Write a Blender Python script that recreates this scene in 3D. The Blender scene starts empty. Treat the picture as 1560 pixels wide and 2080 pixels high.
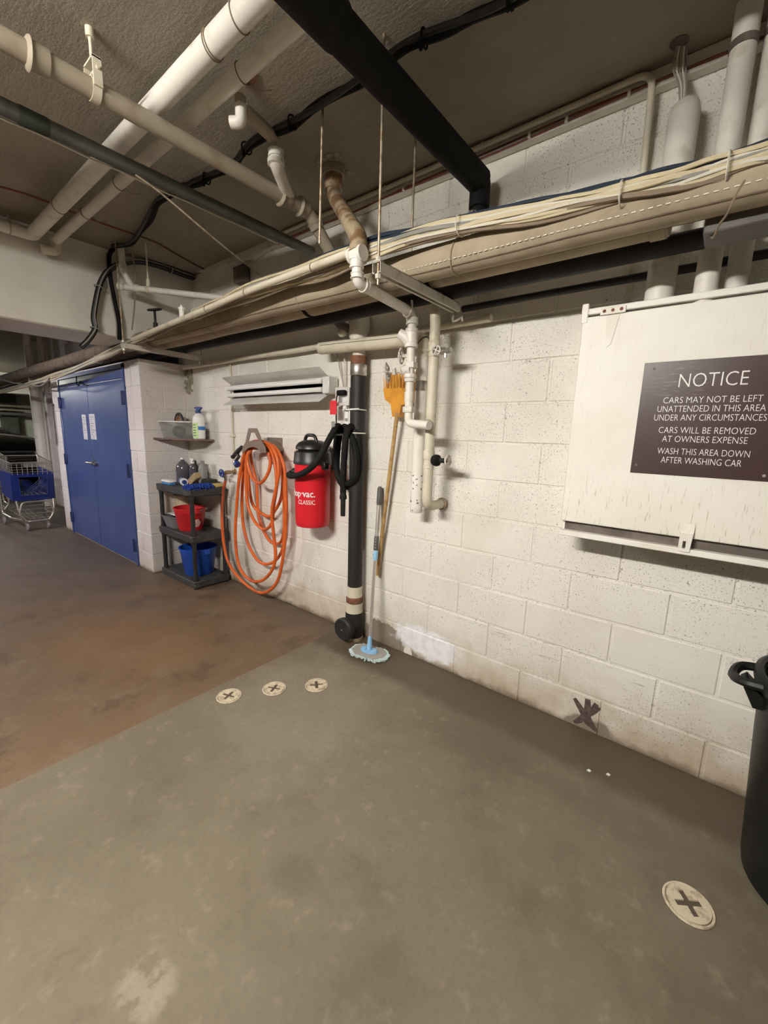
import bpy, bmesh, math, random
from mathutils import Vector, Matrix, Euler, noise as mnoise
random.seed(7)
S = bpy.context.scene
COL = S.collection
PI = math.pi

# ---------------------------------------------------------------- camera, world, exposure
FPX, YAW, PITCH, ROLL = 844.54, -0.67390, -0.182076, 0.030151
CAM = Vector((0.69508, -2.11390, 1.43147))
_fw = Vector((math.sin(YAW)*math.cos(PITCH), math.cos(YAW)*math.cos(PITCH), math.sin(PITCH)))
_r = Vector((math.cos(YAW), -math.sin(YAW), 0)); _u = _r.cross(_fw)
_r2 = _r*math.cos(ROLL)+_u*math.sin(ROLL); _u2 = _u*math.cos(ROLL)-_r*math.sin(ROLL)
cd = bpy.data.cameras.new('camera'); cam = bpy.data.objects.new('camera', cd); COL.objects.link(cam)
cd.sensor_fit = 'VERTICAL'; cd.sensor_height = 36.0; cd.sensor_width = 27.0
cd.lens = FPX*36.0/2080.0; cd.clip_start = 0.02; cd.clip_end = 100
cam.matrix_world = Matrix(((_r2.x, _u2.x, -_fw.x, CAM.x), (_r2.y, _u2.y, -_fw.y, CAM.y), (_r2.z, _u2.z, -_fw.z, CAM.z), (0, 0, 0, 1)))
S.camera = cam
w = bpy.data.worlds.new('world'); S.world = w; w.use_nodes = True
w.node_tree.nodes['Background'].inputs[0].default_value = (0.9, 0.86, 0.8, 1)
w.node_tree.nodes['Background'].inputs[1].default_value = 0.006
S.view_settings.view_transform = 'Standard'; S.view_settings.look = 'None'
S.view_settings.gamma = 1.0; S.view_settings.use_curve_mapping = False
S.view_settings.exposure = 0.0
LAMP_MAIN, LAMP_FAR = 425.0, 300.0
# strip lights of the garage: (x, y, z, strength, warm) of each hanging fluorescent fixture
FIXTURES = [(-0.45, -3.2, 2.57, LAMP_MAIN, (1.0, 0.95, 0.87)),
            (-5.6, -3.3, 2.50, LAMP_FAR, (1.0, 0.94, 0.97)),
            (-13.6, -1.6, 2.50, LAMP_FAR*1.3, (1.0, 0.99, 0.88))]  # last one is an unseen lamp added to brighten the far wall and car

def ray(u, v): return _fw + _r2*((u-780)/FPX) - _u2*((v-1040)/FPX)
def py(u, v, y=0.0):
    d = ray(u, v); return CAM + d*((y-CAM.y)/d.y)
def pz(u, v, z=0.0):
    d = ray(u, v); return CAM + d*((z-CAM.z)/d.z)
def px(u, v, x):
    d = ray(u, v); return CAM + d*((x-CAM.x)/d.x)

# ---------------------------------------------------------------- mesh helpers
class MB:
    def __init__(s): s.v = []; s.f = []
    def add(s, vs, fs):
        b = len(s.v); s.v += [Vector(a) for a in vs]; s.f += [tuple(b+i for i in f) for f in fs]; return s
    def box(s, x0, x1, y0, y1, z0, z1):
        return s.add([(x0,y0,z0),(x1,y0,z0),(x1,y1,z0),(x0,y1,z0),(x0,y0,z1),(x1,y0,z1),(x1,y1,z1),(x0,y1,z1)],
                     [(0,3,2,1),(4,5,6,7),(0,1,5,4),(1,2,6,5),(2,3,7,6),(3,0,4,7)])
    def rbox(s, x0, x1, y0, y1, z0, z1, c):
        c = min(c, (x1-x0)*.45, (y1-y0)*.45, (z1-z0)*.45)
        bm = bmesh.new()
        for X, sx in ((x0,1),(x1,-1)):
            for Y, sy in ((y0,1),(y1,-1)):
                for Z, sz in ((z0,1),(z1,-1)):
                    bm.verts.new((X, Y+sy*c, Z+sz*c)); bm.verts.new((X+sx*c, Y, Z+sz*c)); bm.verts.new((X+sx*c, Y+sy*c, Z))
        bmesh.ops.convex_hull(bm, input=bm.verts)
        bmesh.ops.dissolve_limit(bm, angle_limit=0.01, verts=bm.verts, edges=bm.edges)
        bm.verts.index_update()
        s.add([a.co for a in bm.verts], [[a.index for a in f.verts] for f in bm.faces]); bm.free(); return s
    def tube(s, path, r, n=10, closed=False, caps=True):
        P = [Vector(p) for p in path]; m = len(P)
        R = r if isinstance(r, (list, tuple)) else [r]*m
        T = []
        for i in range(m):
            a = P[i-1] if (i > 0 or closed) else P[i]; b = P[(i+1) % m] if (i < m-1 or closed) else P[i]
            t = b-a
            T.append(t.normalized() if t.length > 1e-9 else (T[-1] if T else Vector((0,0,1))))
        ref = Vector((0,0,1)) if abs(T[0].z) < .9 else Vector((1,0,0))
        N = T[0].cross(ref).normalized(); vs = []; fs = []
        for i in range(m):
            if i:
                N = N - T[i]*N.dot(T[i])
                N = N.normalized() if N.length > 1e-6 else T[i].orthogonal().normalized()
            Bn = T[i].cross(N)
            for k in range(n):
                a = 2*PI*k/n; vs.append(P[i]+(N*math.cos(a)+Bn*math.sin(a))*R[i])
        for i in range(m-1 if not closed else m):
            j = (i+1) % m
            for k in range(n):
                k2 = (k+1) % n; fs.append((i*n+k, i*n+k2, j*n+k2, j*n+k))
        if caps and not closed:
            fs.append(tuple(range(n-1, -1, -1))); fs.append(tuple((m-1)*n+k for k in range(n)))
        return s.add(vs, fs)
    def cyl(s, a, b, r, n=16, r2=None):
        return s.tube([a, b], [r, r if r2 is None else r2], n)
    def lathe(s, prof, c=(0,0,0), axis='z', n=24, cap0=True, cap1=True):
        c = Vector(c); vs = []; fs = []; m = len(prof)
        for (r, h) in prof:
            for k in range(n):
                a = 2*PI*k/n; x, y = r*math.cos(a), r*math.sin(a)
                q = {'z': (x, y, h), 'y': (x, h, -y), 'x': (h, x, y)}[axis]
                vs.append(c+Vector(q))
        for i in range(m-1):
            for k in range(n):
                k2 = (k+1) % n; fs.append((i*n+k, i*n+k2, (i+1)*n+k2, (i+1)*n+k))
        if cap0: fs.append(tuple(range(n-1, -1, -1)))
        if cap1: fs.append(tuple((m-1)*n+k for k in range(n)))
        return s.add(vs, fs)
    def prism(s, outer, h0, h1, frame=None, holes=()):
        """2-D outline (a,b) with holes, thickness h0..h1; frame(a,b,h)->world"""
        fr = frame or (lambda a, b, h: (a, b, h))
        bm = bmesh.new(); edges = []
        loops = [outer]+list(holes); order = []
        for lp in loops:
            vv = [bm.verts.new((a, b, 0)) for a, b in lp]; order.append(vv)
            for i in range(len(vv)): edges.append(bm.edges.new((vv[i], vv[(i+1) % len(vv)])))
        if holes or len(outer) > 4: bmesh.ops.triangle_fill(bm, use_beauty=True, use_dissolve=False, edges=edges, normal=(0,0,1))
        else: bm.faces.new(order[0])
        bm.verts.index_update(); bm.faces.ensure_lookup_table()
        n = len(bm.verts); co = [(a.co.x, a.co.y) for a in bm.verts]
        vs = [fr(a, b, h0) for a, b in co]+[fr(a, b, h1) for a, b in co]; fs = []
        for f in bm.faces:
            ids = [a.index for a in f.verts]; fs.append(tuple(reversed(ids))); fs.append(tuple(i+n for i in ids))
        for vv in order:
            for i in range(len(vv)):
                a, b = vv[i].index, vv[(i+1) % len(vv)].index; fs.append((a, b, b+n, a+n))
        bm.free(); return s.add(vs, fs)
    def ball(s, c, rx, ry=None, rz=None, n=14, m=8, rot=None):
        ry = rx if ry is None else ry; rz = rx if rz is None else rz
        c = Vector(c); vs = []; fs = []
        for i in range(1, m):
            t = PI*i/m
            for k in range(n):
                a = 2*PI*k/n; q = Vector((rx*math.sin(t)*math.cos(a), ry*math.sin(t)*math.sin(a), rz*math.cos(t)))
                if rot: q = rot @ q
                vs.append(c+q)
        for i in range(m-2):
            for k in range(n):
                k2 = (k+1) % n; fs.append((i*n+k, (i+1)*n+k, (i+1)*n+k2, i*n+k2))
        q0, q1 = Vector((0,0,rz)), Vector((0,0,-rz))
        if rot: q0, q1 = rot @ q0, rot @ q1
        b = len(vs); vs += [c+q0, c+q1]
        for k in range(n):
            k2 = (k+1) % n; fs.append((b, k, k2)); fs.append((b+1, (m-2)*n+k2, (m-2)*n+k))
        return s.add(vs, fs)
    def loft(s, rings, caps=True):
        n = len(rings[0]); vs = [q for r in rings for q in r]; fs = []
        for i in range(len(rings)-1):
            for k in range(n):
                k2 = (k+1) % n; fs.append((i*n+k, i*n+k2, (i+1)*n+k2, (i+1)*n+k))
        if caps: fs.append(tuple(range(n-1, -1, -1))); fs.append(tuple((len(rings)-1)*n+k for k in range(n)))
        return s.add(vs, fs)
    def torus(s, c, axis, R, r, n=20, k=6, scale=(1,1)):
        axis = Vector(axis).normalized(); a = axis.orthogonal().normalized(); b = axis.cross(a)
        return s.tube([Vector(c)+a*(R*scale[0]*math.cos(2*PI*i/n))+b*(R*scale[1]*math.sin(2*PI*i/n)) for i in range(n)], r, k, closed=True)

def fillet(pts, R, seg=5):
    P = [Vector(p) for p in pts]; out = [P[0]]
    for i in range(1, len(P)-1):
        a, b, c = P[i-1], P[i], P[i+1]; d1 = (a-b); d2 = (c-b)
        l = min(R, d1.length*.48, d2.length*.48); p0 = b+d1.normalized()*l; p1 = b+d2.normalized()*l
        for k in range(seg+1):
            t = k/seg; out.append(p0*(1-t)**2+b*2*t*(1-t)+p1*t*t)
    out.append(P[-1]); return out
def smooth(pts, sub=6):
    P = [Vector(p) for p in pts]; P = [P[0]*2-P[1]]+P+[P[-1]*2-P[-2]]; out = []
    for i in range(1, len(P)-2):
        a, b, c, d = P[i-1:i+3]
        for k in range(sub):
            t = k/sub
            out.append(.5*((2*b)+(c-a)*t+(2*a-5*b+4*c-d)*t*t+(3*b-a-3*c+d)*t**3))
    out.append(P[-2]); return out

def mk(name, mb, mat, parent=None, ang=40, label=None):
    me = bpy.data.meshes.new(name); me.from_pydata([tuple(a) for a in mb.v], [], mb.f); me.update()
    bm = bmesh.new(); bm.from_mesh(me); bmesh.ops.recalc_face_normals(bm, faces=bm.faces); bm.to_mesh(me); bm.free()
    if ang:
        me.polygons.foreach_set('use_smooth', [True]*len(me.polygons)); me.set_sharp_from_angle(angle=math.radians(ang))
    if mat: me.materials.append(mat)
    o = bpy.data.objects.new(name, me); COL.objects.link(o)
    if parent:
        o.parent = parent; o.matrix_parent_inverse = pmat(parent).inverted()
    if label: o['label'] = label
    return o
def pmat(o):
    m = Matrix.LocRotScale(o.location, o.rotation_euler, o.scale)
    if o.parent: m = pmat(o.parent) @ o.matrix_parent_inverse @ m
    return m
def thing(name, label, cat, loc=(0,0,0), group=None):
    o = bpy.data.objects.new(name, None); COL.objects.link(o); o.location = loc; o.empty_display_size = .05
    o['label'] = label; o['category'] = cat
    if group: o['group'] = group
    return o
def tag(o, label, cat, group=None):
    o['label'] = label; o['category'] = cat
    if group: o['group'] = group
    return o
def struct(o, label=None, cat=None):
    o['kind'] = 'structure'
    if label: o['label'] = label
    if cat: o['category'] = cat
    return o
def copy_tree(o, parent=None):
    c = o.copy(); COL.objects.link(c)
    if parent: c.parent = parent
    for ch in list(o.children): copy_tree(ch, c)
    return c

# ---------------------------------------------------------------- materials
class NT:
    def __init__(s, m): s.t = m.node_tree; s.l = s.t.links
    def n(s, k, **kw):
        a = s.t.nodes.new(k)
        for q, v in kw.items(): setattr(a, q, v)
        return a
    def math(s, op, a, b=None, clamp=False):
        d = s.n('ShaderNodeMath', operation=op, use_clamp=clamp)
        for i, q in enumerate((a, b)):
            if q is None: continue
            if hasattr(q, 'links') or hasattr(q, 'is_output'): s.l.new(q, d.inputs[i])
            else: d.inputs[i].default_value = q
        return d.outputs[0]
    def ramp(s, x, a, b, lo=0.0, hi=1.0):
        d = s.n('ShaderNodeMapRange', interpolation_type='SMOOTHSTEP'); s.l.new(x, d.inputs[0])
        d.inputs[1].default_value = a; d.inputs[2].default_value = b; d.inputs[3].default_value = lo; d.inputs[4].default_value = hi
        return d.outputs[0]
    def mix(s, f, a, b):
        d = s.n('ShaderNodeMix', data_type='RGBA')
        for i, q in ((0, f), (6, a), (7, b)):
            if hasattr(q, 'is_output'): s.l.new(q, d.inputs[i])
            else: d.inputs[i].default_value = q if i == 0 else (*q[:3], 1)
        return d.outputs[2]
    def noise(s, vec, scale, detail=3, rough=.55):
        d = s.n('ShaderNodeTexNoise'); d.inputs['Scale'].default_value = scale; d.inputs['Detail'].default_value = detail; d.inputs['Roughness'].default_value = rough
        s.l.new(vec, d.inputs['Vector']); return d.outputs[0]
    def pos(s): return s.n('ShaderNodeNewGeometry').outputs['Position']
    def obj(s): return s.n('ShaderNodeTexCoord').outputs['Object']
    def sep(s, v):
        d = s.n('ShaderNodeSeparateXYZ'); s.l.new(v, d.inputs[0]); return d.outputs
    def bump(s, h, st, dist=.01):
        d = s.n('ShaderNodeBump'); d.inputs['Strength'].default_value = st; d.inputs['Distance'].default_value = dist; s.l.new(h, d.inputs['Height']); return d.outputs[0]
def newmat(name):
    m = bpy.data.materials.new(name); m.use_nodes = True; b = m.node_tree.nodes['Principled BSDF']; return m, b, NT(m)
def mat(name, col, rough=.6, metal=0.0, col2=None, ns=20.0, lo=.45, hi=.65, bump=0.0, bs=60.0, trans=0.0, alpha=1.0, emit=None, spec=.5, coat=0.0, dist=.002, detail=4):
    m, b, t = newmat(name)
    b.inputs['Base Color'].default_value = (*col, 1); b.inputs['Roughness'].default_value = rough; b.inputs['Metallic'].default_value = metal
    b.inputs['Specular IOR Level'].default_value = spec; b.inputs['Coat Weight'].default_value = coat
    if trans: b.inputs['Transmission Weight'].default_value = trans
    if alpha < 1: b.inputs['Alpha'].default_value = alpha
    if emit: b.inputs['Emission Color'].default_value = (*emit[:3], 1); b.inputs['Emission Strength'].default_value = emit[3]
    p = t.pos() if (col2 or bump) else None
    if col2:
        f = t.ramp(t.noise(p, ns, detail), lo, hi); t.l.new(t.mix(f, col, col2), b.inputs['Base Color'])
    if bump: t.l.new(t.bump(t.noise(p, bs, 3), bump, dist), b.inputs['Normal'])
    return m

M = {}
M['white_paint'] = mat('white_paint', (.72,.69,.62), .55, col2=(.55,.50,.42), ns=9, lo=.5, hi=.75)
M['pipe_white'] = mat('pipe_white', (.76,.73,.67), .45, col2=(.60,.55,.46), ns=14, lo=.52, hi=.75)
M['pipe_cream'] = mat('pipe_cream', (.66,.61,.49), .5, col2=(.50,.44,.33), ns=10, lo=.5, hi=.75)
M['pipe_tan'] = mat('pipe_tan', (.36,.31,.235), .55, col2=(.27,.215,.15), ns=8, lo=.5, hi=.75)
M['pipe_greygreen'] = mat('pipe_greygreen', (.075,.076,.060), .5, col2=(.05,.05,.04), ns=8)
M['rusty'] = mat('rusty', (.40,.32,.21), .7, col2=(.20,.11,.05), ns=14, lo=.42, hi=.6, bump=.3)
M['rust'] = mat('rust', (.20,.085,.045), .8, col2=(.11,.05,.03), ns=30, bump=.3)
M['black_rubber'] = mat('black_rubber', (.0055,.0055,.0055), .8, col2=(.010,.0095,.009), ns=20, spec=.25)
M['black_pipe'] = mat('black_pipe', (.011,.0105,.0105), .6, col2=(.022,.019,.016), ns=5, lo=.45, hi=.75)
M['black_plastic'] = mat('black_plastic', (.018,.018,.019), .42, col2=(.03,.03,.03), ns=30)
M['shelf_plastic'] = mat('shelf_plastic', (.03,.031,.032), .6, col2=(.055,.055,.052), ns=12, bump=.1)
M['chipped'] = mat('chipped', (.78,.76,.71), .5, col2=(.05,.04,.035), ns=55, lo=.60, hi=.64)
M['canvas'] = mat('canvas', (.40,.335,.24), .85, col2=(.29,.235,.16), ns=6, lo=.4, hi=.75, bump=.35, bs=90)
M['canvas_brown'] = mat('canvas_brown', (.20,.155,.11), .9, col2=(.12,.09,.065), ns=9, lo=.4, hi=.7, bump=.5, bs=60)  # darker, browner tone of the canvas
M['steel'] = mat('steel', (.55,.53,.50), .38, .9, col2=(.40,.38,.35), ns=25)
M['rod'] = mat('rod', (.42,.35,.26), .5, .6, col2=(.26,.18,.11), ns=30)
M['strut'] = mat('strut', (.60,.57,.50), .5, .15, col2=(.36,.31,.25), ns=16, lo=.5, hi=.72)
M['cable_cream'] = mat('cable_cream', (.64,.56,.38), .5)
M['cable_white'] = mat('cable_white', (.70,.67,.58), .5)
M['cable_grey'] = mat('cable_grey', (.30,.29,.26), .5)
M['cable_blue'] = mat('cable_blue', (.022,.036,.055), .5)
M['cable_brown'] = mat('cable_brown', (.26,.20,.14), .6)
M['red_wire'] = mat('red_wire', (.16,.03,.02), .5)
M['door_blue'] = mat('door_blue', (.050,.080,.225), .32, col2=(.064,.096,.25), ns=2.5)
M['hinge_blue'] = mat('hinge_blue', (.022,.036,.12), .4)
M['chrome'] = mat('chrome', (.72,.72,.72), .2, 1.0)
M['brass'] = mat('brass', (.33,.24,.14), .4, .7)
M['paper'] = mat('paper', (.62,.62,.66), .5, col2=(.42,.42,.47), ns=60, lo=.5, hi=.62)
M['orange_hose'] = mat('orange_hose', (.68,.135,.02), .42, col2=(.55,.10,.02), ns=9)
M['red_hose'] = mat('red_hose', (.40,.085,.03), .45)
M['hanger_brown'] = mat('hanger_brown', (.19,.14,.105), .5)
M['vac_red'] = mat('vac_red', (.66,.016,.028), .30)
M['vac_black'] = mat('vac_black', (.014,.0135,.0135), .38)
M['print_white'] = mat('print_white', (.85,.83,.80), .5)
M['badge_red'] = mat('badge_red', (.60,.03,.03), .35)
M['tag_red'] = mat('tag_red', (.70,.02,.03), .5)
M['grey_plastic'] = mat('grey_plastic', (.25,.25,.24), .45)
M['light_metal'] = mat('light_metal', (.74,.72,.69), .40, .15, col2=(.66,.64,.60), ns=6)
M['tube_glass'] = mat('tube_glass', (.80,.80,.78), .25)
M['broom_yellow'] = mat('broom_yellow', (.70,.32,.03), .45, col2=(.60,.26,.03), ns=15)
M['bristle'] = mat('bristle', (.72,.36,.05), .6)
M['wood'] = mat('wood', (.44,.28,.11), .55, col2=(.30,.17,.06), ns=24)
M['mop_blue'] = mat('mop_blue', (.30,.55,.82), .4)
M['mop_grey'] = mat('mop_grey', (.36,.34,.31), .8)
M['mop_yarn'] = mat('mop_yarn', (.55,.66,.66), .9)
M['grip_grey'] = mat('grip_grey', (.09,.09,.085), .55)
M['alu'] = mat('alu', (.66,.63,.60), .32, .7)
M['plywood'] = mat('plywood', (.83,.81,.75), .5, col2=(.74,.71,.63), ns=4)
M['cab_dark'] = mat('cab_dark', (.10,.08,.07), .7, col2=(.17,.14,.12), ns=8)
M['bin_green'] = mat('bin_green', (.006,.007,.0065), .45, col2=(.010,.011,.010), ns=12, spec=.35)
M['cover_cream'] = mat('cover_cream', (.66,.58,.43), .6, col2=(.45,.37,.26), ns=40, lo=.48, hi=.62)
M['cover_dark'] = mat('cover_dark', (.10,.075,.055), .8)
M['bucket_red'] = mat('bucket_red', (.58,.02,.025), .38)
M['bucket_blue'] = mat('bucket_blue', (.012,.075,.42), .38)
M['clear_plastic'] = mat('clear_plastic', (.46,.48,.44), .25, alpha=.30)
M['dark_bottle'] = mat('dark_bottle', (.10,.10,.12), .12, alpha=.75)
M['white_plastic'] = mat('white_plastic', (.80,.80,.78), .4)
M['green_label'] = mat('green_label', (.55,.78,.35), .5)
M['tape_blue'] = mat('tape_blue', (.03,.18,.55), .5)
M['trigger_blue'] = mat('trigger_blue', (.02,.05,.22), .4)
M['sponge_tan'] = mat('sponge_tan', (.36,.26,.15), .9, bump=.5, bs=250)
M['sponge_yellow'] = mat('sponge_yellow', (.55,.42,.16), .9, bump=.5, bs=250)
M['microfibre'] = mat('microfibre', (.015,.06,.34), .9)
M['brush_blue'] = mat('brush_blue', (.05,.22,.48), .5)
M['tub_cream'] = mat('tub_cream', (.58,.49,.33), .5)
M['tray_grey'] = mat('tray_grey', (.17,.17,.18), .5)
M['rust_shelf'] = mat('rust_shelf', (.20,.13,.11), .6, col2=(.10,.06,.05), ns=25)
M['dark_green'] = mat('dark_green', (.02,.026,.014), .8)
M['cart_blue'] = mat('cart_blue', (.008,.025,.17), .4)
M['cart_metal'] = mat('cart_metal', (.50,.47,.42), .35, .8)
M['wheel_grey'] = mat('wheel_grey', (.28,.26,.25), .6)
M['car_black'] = mat('car_black', (.004,.004,.005), .10)
M['car_glass'] = mat('car_glass', (.012,.013,.015), .05)
M['lens'] = mat('lens', (.75,.76,.78), .1, .3)
M['plate'] = mat('plate', (.68,.72,.72), .5, col2=(.3,.36,.42), ns=30, lo=.55, hi=.65)
M['beam_paint'] = mat('beam_paint', (.74,.72,.66), .55, col2=(.64,.61,.54), ns=3, lo=.4, hi=.75, bump=.15, bs=40)
M['far_wall'] = mat('far_wall', (.52,.53,.44), .7, col2=(.44,.45,.37), ns=2)
M['duct_dark'] = mat('duct_dark', (.12,.11,.10), .6)
M['mortar'] = mat('mortar', (.56,.52,.45), .8, bump=.3, bs=120)
M['chip_brown'] = mat('chip_brown', (.075,.052,.045), .85, col2=(.13,.09,.075), ns=50)
M['plaster'] = mat('plaster', (.36,.32,.25), .85, bump=.6, bs=70, col2=(.22,.19,.14), ns=30)
M['valve_white'] = mat('valve_white', (.68,.65,.60), .5, col2=(.36,.30,.24), ns=60, lo=.55, hi=.62)
M['lamp_tube'] = None

# ---------------------------------------------------------------- wall / floor / ceiling materials
CEIL = 2.83
def ell(t, X, Z, c, rx, rz, nz, amp=.25, a=1.0, b=.8):
    """soft blob on a plane: 1 inside"""
    dx = t.math('DIVIDE', t.math('SUBTRACT', X, c[0]), rx); dz = t.math('DIVIDE', t.math('SUBTRACT', Z, c[1]), rz)
    d = t.math('SQRT', t.math('ADD', t.math('MULTIPLY', dx, dx), t.math('MULTIPLY', dz, dz)))
    d = t.math('ADD', d, t.math('MULTIPLY', t.math('SUBTRACT', nz, .5), amp*2))
    return t.ramp(d, a, b)
def block_material(name, c1, c2, dirt, patches=True):
    m, b, t = newmat(name); p = t.pos(); s = t.sep(p)
    base = t.mix(t.ramp(t.noise(p, 2.2, 3), .35, .7), c1, c2)
    # open pores of the block
    pit = t.math('MAXIMUM', t.ramp(t.noise(p, 150, 2, .6), .60, .67), t.ramp(t.noise(p, 60, 2, .6), .655, .70))
    big = t.ramp(t.noise(p, 3.1, 2), .30, .60)
    pit2 = t.math('MULTIPLY', pit, big)
    base = t.mix(t.math('MULTIPLY', pit2, .75), base, (.20,.17,.13))
    # grime rising from the floor
    n2 = t.noise(p, 7, 4, .6)
    g = t.math('MULTIPLY', t.ramp(t.math('ADD', s[2], t.math('MULTIPLY', n2, .5)), .62, .10), dirt)
    base = t.mix(g, base, (.40,.29,.17))
    g2 = t.ramp(t.math('ADD', s[2], t.math('MULTIPLY', n2, .10)), .10, .045)
    base = t.mix(t.math('MULTIPLY', g2, .8), base, (.13,.095,.06))
    streak = t.n('ShaderNodeMapping'); t.l.new(p, streak.inputs[0]); streak.inputs['Scale'].default_value = (2.5, 2.5, 40)
    sc = t.math('MULTIPLY', t.ramp(t.noise(streak.outputs[0], 1.6, 4), .60, .70), ell(t, s[0], s[2], (0.05, .33), .55, .10, n2))
    base = t.mix(t.math('MULTIPLY', sc, .8), base, (.26,.19,.12))
    if patches:
        nz = t.noise(p, 9, 4, .65)
        q = py(790, 1300); bare = ell(t, s[0], s[2], (q.x-.02, q.z-.07), .26, .185, nz, .5, 1.0, .95)
        base = t.mix(bare, base, t.mix(nz, (.22,.17,.13), (.30,.25,.20)))
        q = py(866, 1308); whi = ell(t, s[0], s[2], (q.x, q.z), .25, .105, t.noise(p, 14, 3), .5, 1.15, .75)
        base = t.mix(whi, base, t.mix(t.ramp(t.noise(p, 20, 3), .4, .65), (.90,.90,.92), (.80,.80,.82)))
        q = py(828, 1327); spot = ell(t, s[0], s[2], (q.x, q.z), .035, .055, nz, .2, 1.0, .9)
        base = t.mix(spot, base, (.80,.76,.70))
        q = py(1195, 1475); gr = ell(t, s[0], s[2], (q.x, .02), .13, .07, nz, .5, 1.0, .7)
        base = t.mix(gr, base, (.25,.20,.15))
    t.l.new(base, b.inputs['Base Color']); b.inputs['Roughness'].default_value = .62
    h = t.math('SUBTRACT', t.math('MULTIPLY', t.noise(p, 160, 3), .5), t.math('MULTIPLY', pit2, .8))
    t.l.new(t.bump(h, .5, .003), b.inputs['Normal'])
    return m
M['block'] = block_material('block', (.80,.775,.715), (.73,.695,.625), .9)
M['block_left'] = block_material('block_left', (.74,.70,.69), (.68,.63,.62), .5, False)

def floor_material(name, slab):
    m, b, t = newmat(name); p = t.pos(); s = t.sep(p); X, Y = s[0], s[1]
    n1 = t.noise(p, 1.3, 5, .6); n2 = t.noise(p, 5, 5, .65); n3 = t.noise(p, 60, 4, .7); n4 = t.noise(p, 14, 4, .6)
    if slab:
        base = t.mix(t.ramp(n1, .3, .7), (.200,.170,.121), (.155,.130,.091))
        base = t.mix(t.math('MULTIPLY', t.ramp(n2, .5, .75), .5), base, (.225,.195,.142))
        base = t.mix(t.math('MULTIPLY', t.ramp(n4, .55, .72), .45), base, (.30,.26,.195))
        base = t.mix(t.math('MULTIPLY', t.ramp(t.noise(p, 2.7, 5, .7), .52, .66), .45), base, (.125,.10,.068))
        lit_tint = ell(t, X, Y, (-.85, -.85), .62, .60, n2, .5, 1.0, .4)  # pool of light painted into the slab colour near the covers
        base = t.mix(t.math('MULTIPLY', lit_tint, .5), base, (.30,.265,.20))
        # damp dirt lying along the foot of the wall
        yy = t.math('ADD', Y, t.math('MULTIPLY', t.math('SUBTRACT', n2, .5), .10))
        band = t.ramp(yy, -.36, -.26)
        base = t.mix(t.math('MULTIPLY', band, .85), base, t.mix(n2, (.068,.050,.030), (.115,.088,.057)))
        nz2 = t.noise(p, 4, 3)
        blot = ell(t, X, Y, (.0, -.46), .42, .20, n2, .9, 1.0, .2)
        base = t.mix(t.math('MULTIPLY', blot, .55), base, (.10,.078,.050))
        blot = ell(t, X, Y, (.65, -.47), .60, .09, nz2, .35, 1.0, .5)
        base = t.mix(t.math('MULTIPLY', blot, .35), base, (.13,.105,.07))
        q = pz(600, 1780); blot = ell(t, X, Y, (q.x, q.y), .12, .10, nz2, .5, 1.0, .4)
        base = t.mix(t.math('MULTIPLY', blot, .45), base, (.12,.10,.075))
        q = pz(300, 2000); blot = ell(t, X, Y, (q.x, q.y), .10, .08, nz2, .6, 1.0, .5)
        base = t.mix(t.math('MULTIPLY', t.math('MULTIPLY', blot, t.ramp(n4, .42, .55)), .55), base, (.36,.32,.25))
        q = pz(870, 1340); 
        q = pz(1398, 1837); blot = ell(t, X, Y, (q.x-.03, q.y+.03), .15, .13, nz2, .3, 1.0, .5)
        base = t.mix(t.math('MULTIPLY', blot, .4), base, (.13,.10,.07))
    else:
        base = t.mix(t.ramp(n1, .3, .7), (.195,.122,.068), (.145,.098,.062))
        base = t.mix(t.math('MULTIPLY', t.ramp(n2, .48, .68), .6), base, (.205,.155,.105))
        base = t.mix(t.math('MULTIPLY', t.ramp(t.noise(p, 3.3, 6, .7), .52, .64), .6), base, (.082,.060,.040))
        base = t.mix(t.math('MULTIPLY', t.ramp(n4, .58, .72), .4), base, (.23,.165,.105))
        q = pz(260, 1300); blot = ell(t, X, Y, (q.x, q.y), .9, .55, n2, .5, 1.0, .3)
        base = t.mix(t.math('MULTIPLY', blot, .5), base, (.22,.125,.055))
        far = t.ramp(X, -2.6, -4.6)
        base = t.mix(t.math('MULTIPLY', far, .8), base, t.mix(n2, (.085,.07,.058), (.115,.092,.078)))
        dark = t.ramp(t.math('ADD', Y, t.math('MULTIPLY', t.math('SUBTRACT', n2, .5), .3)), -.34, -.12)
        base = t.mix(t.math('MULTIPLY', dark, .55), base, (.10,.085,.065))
    base = t.mix(t.math('MULTIPLY', t.ramp(n3, .4, .7), .18), base, (.09,.08,.065))
    t.l.new(base, b.inputs['Base Color'])
    t.l.new(t.ramp(n2, .3, .7, .45, .65), b.inputs['Roughness']); b.inputs['Specular IOR Level'].default_value = .35
    t.l.new(t.bump(t.math('ADD', t.math('MULTIPLY', n3, .4), n4), .25, .004), b.inputs['Normal'])
    return m
M['floor_slab'] = floor_material('floor_slab', True)
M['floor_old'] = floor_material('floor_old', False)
def ceiling_material():
    m, b, t = newmat('ceiling'); p = t.pos()
    mp = t.n('ShaderNodeMapping'); t.l.new(p, mp.inputs[0]); mp.inputs['Scale'].default_value = (3, 14, 1)
    n1 = t.noise(p, 1.5, 4); n2 = t.noise(mp.outputs[0], 4, 4); n3 = t.noise(p, 90, 4, .7)
    base = t.mix(t.ramp(n1, .35, .7), (.30,.262,.205), (.235,.20,.152))
    base = t.mix(t.math('MULTIPLY', t.ramp(n2, .45, .7), .35), base, (.34,.30,.24))
    t.l.new(base, b.inputs['Base Color']); b.inputs['Roughness'].default_value = .8
    t.l.new(t.bump(t.math('ADD', n3, t.math('MULTIPLY', n2, .8)), .5, .006), b.inputs['Normal']); return m
M['ceiling'] = ceiling_material()

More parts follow.
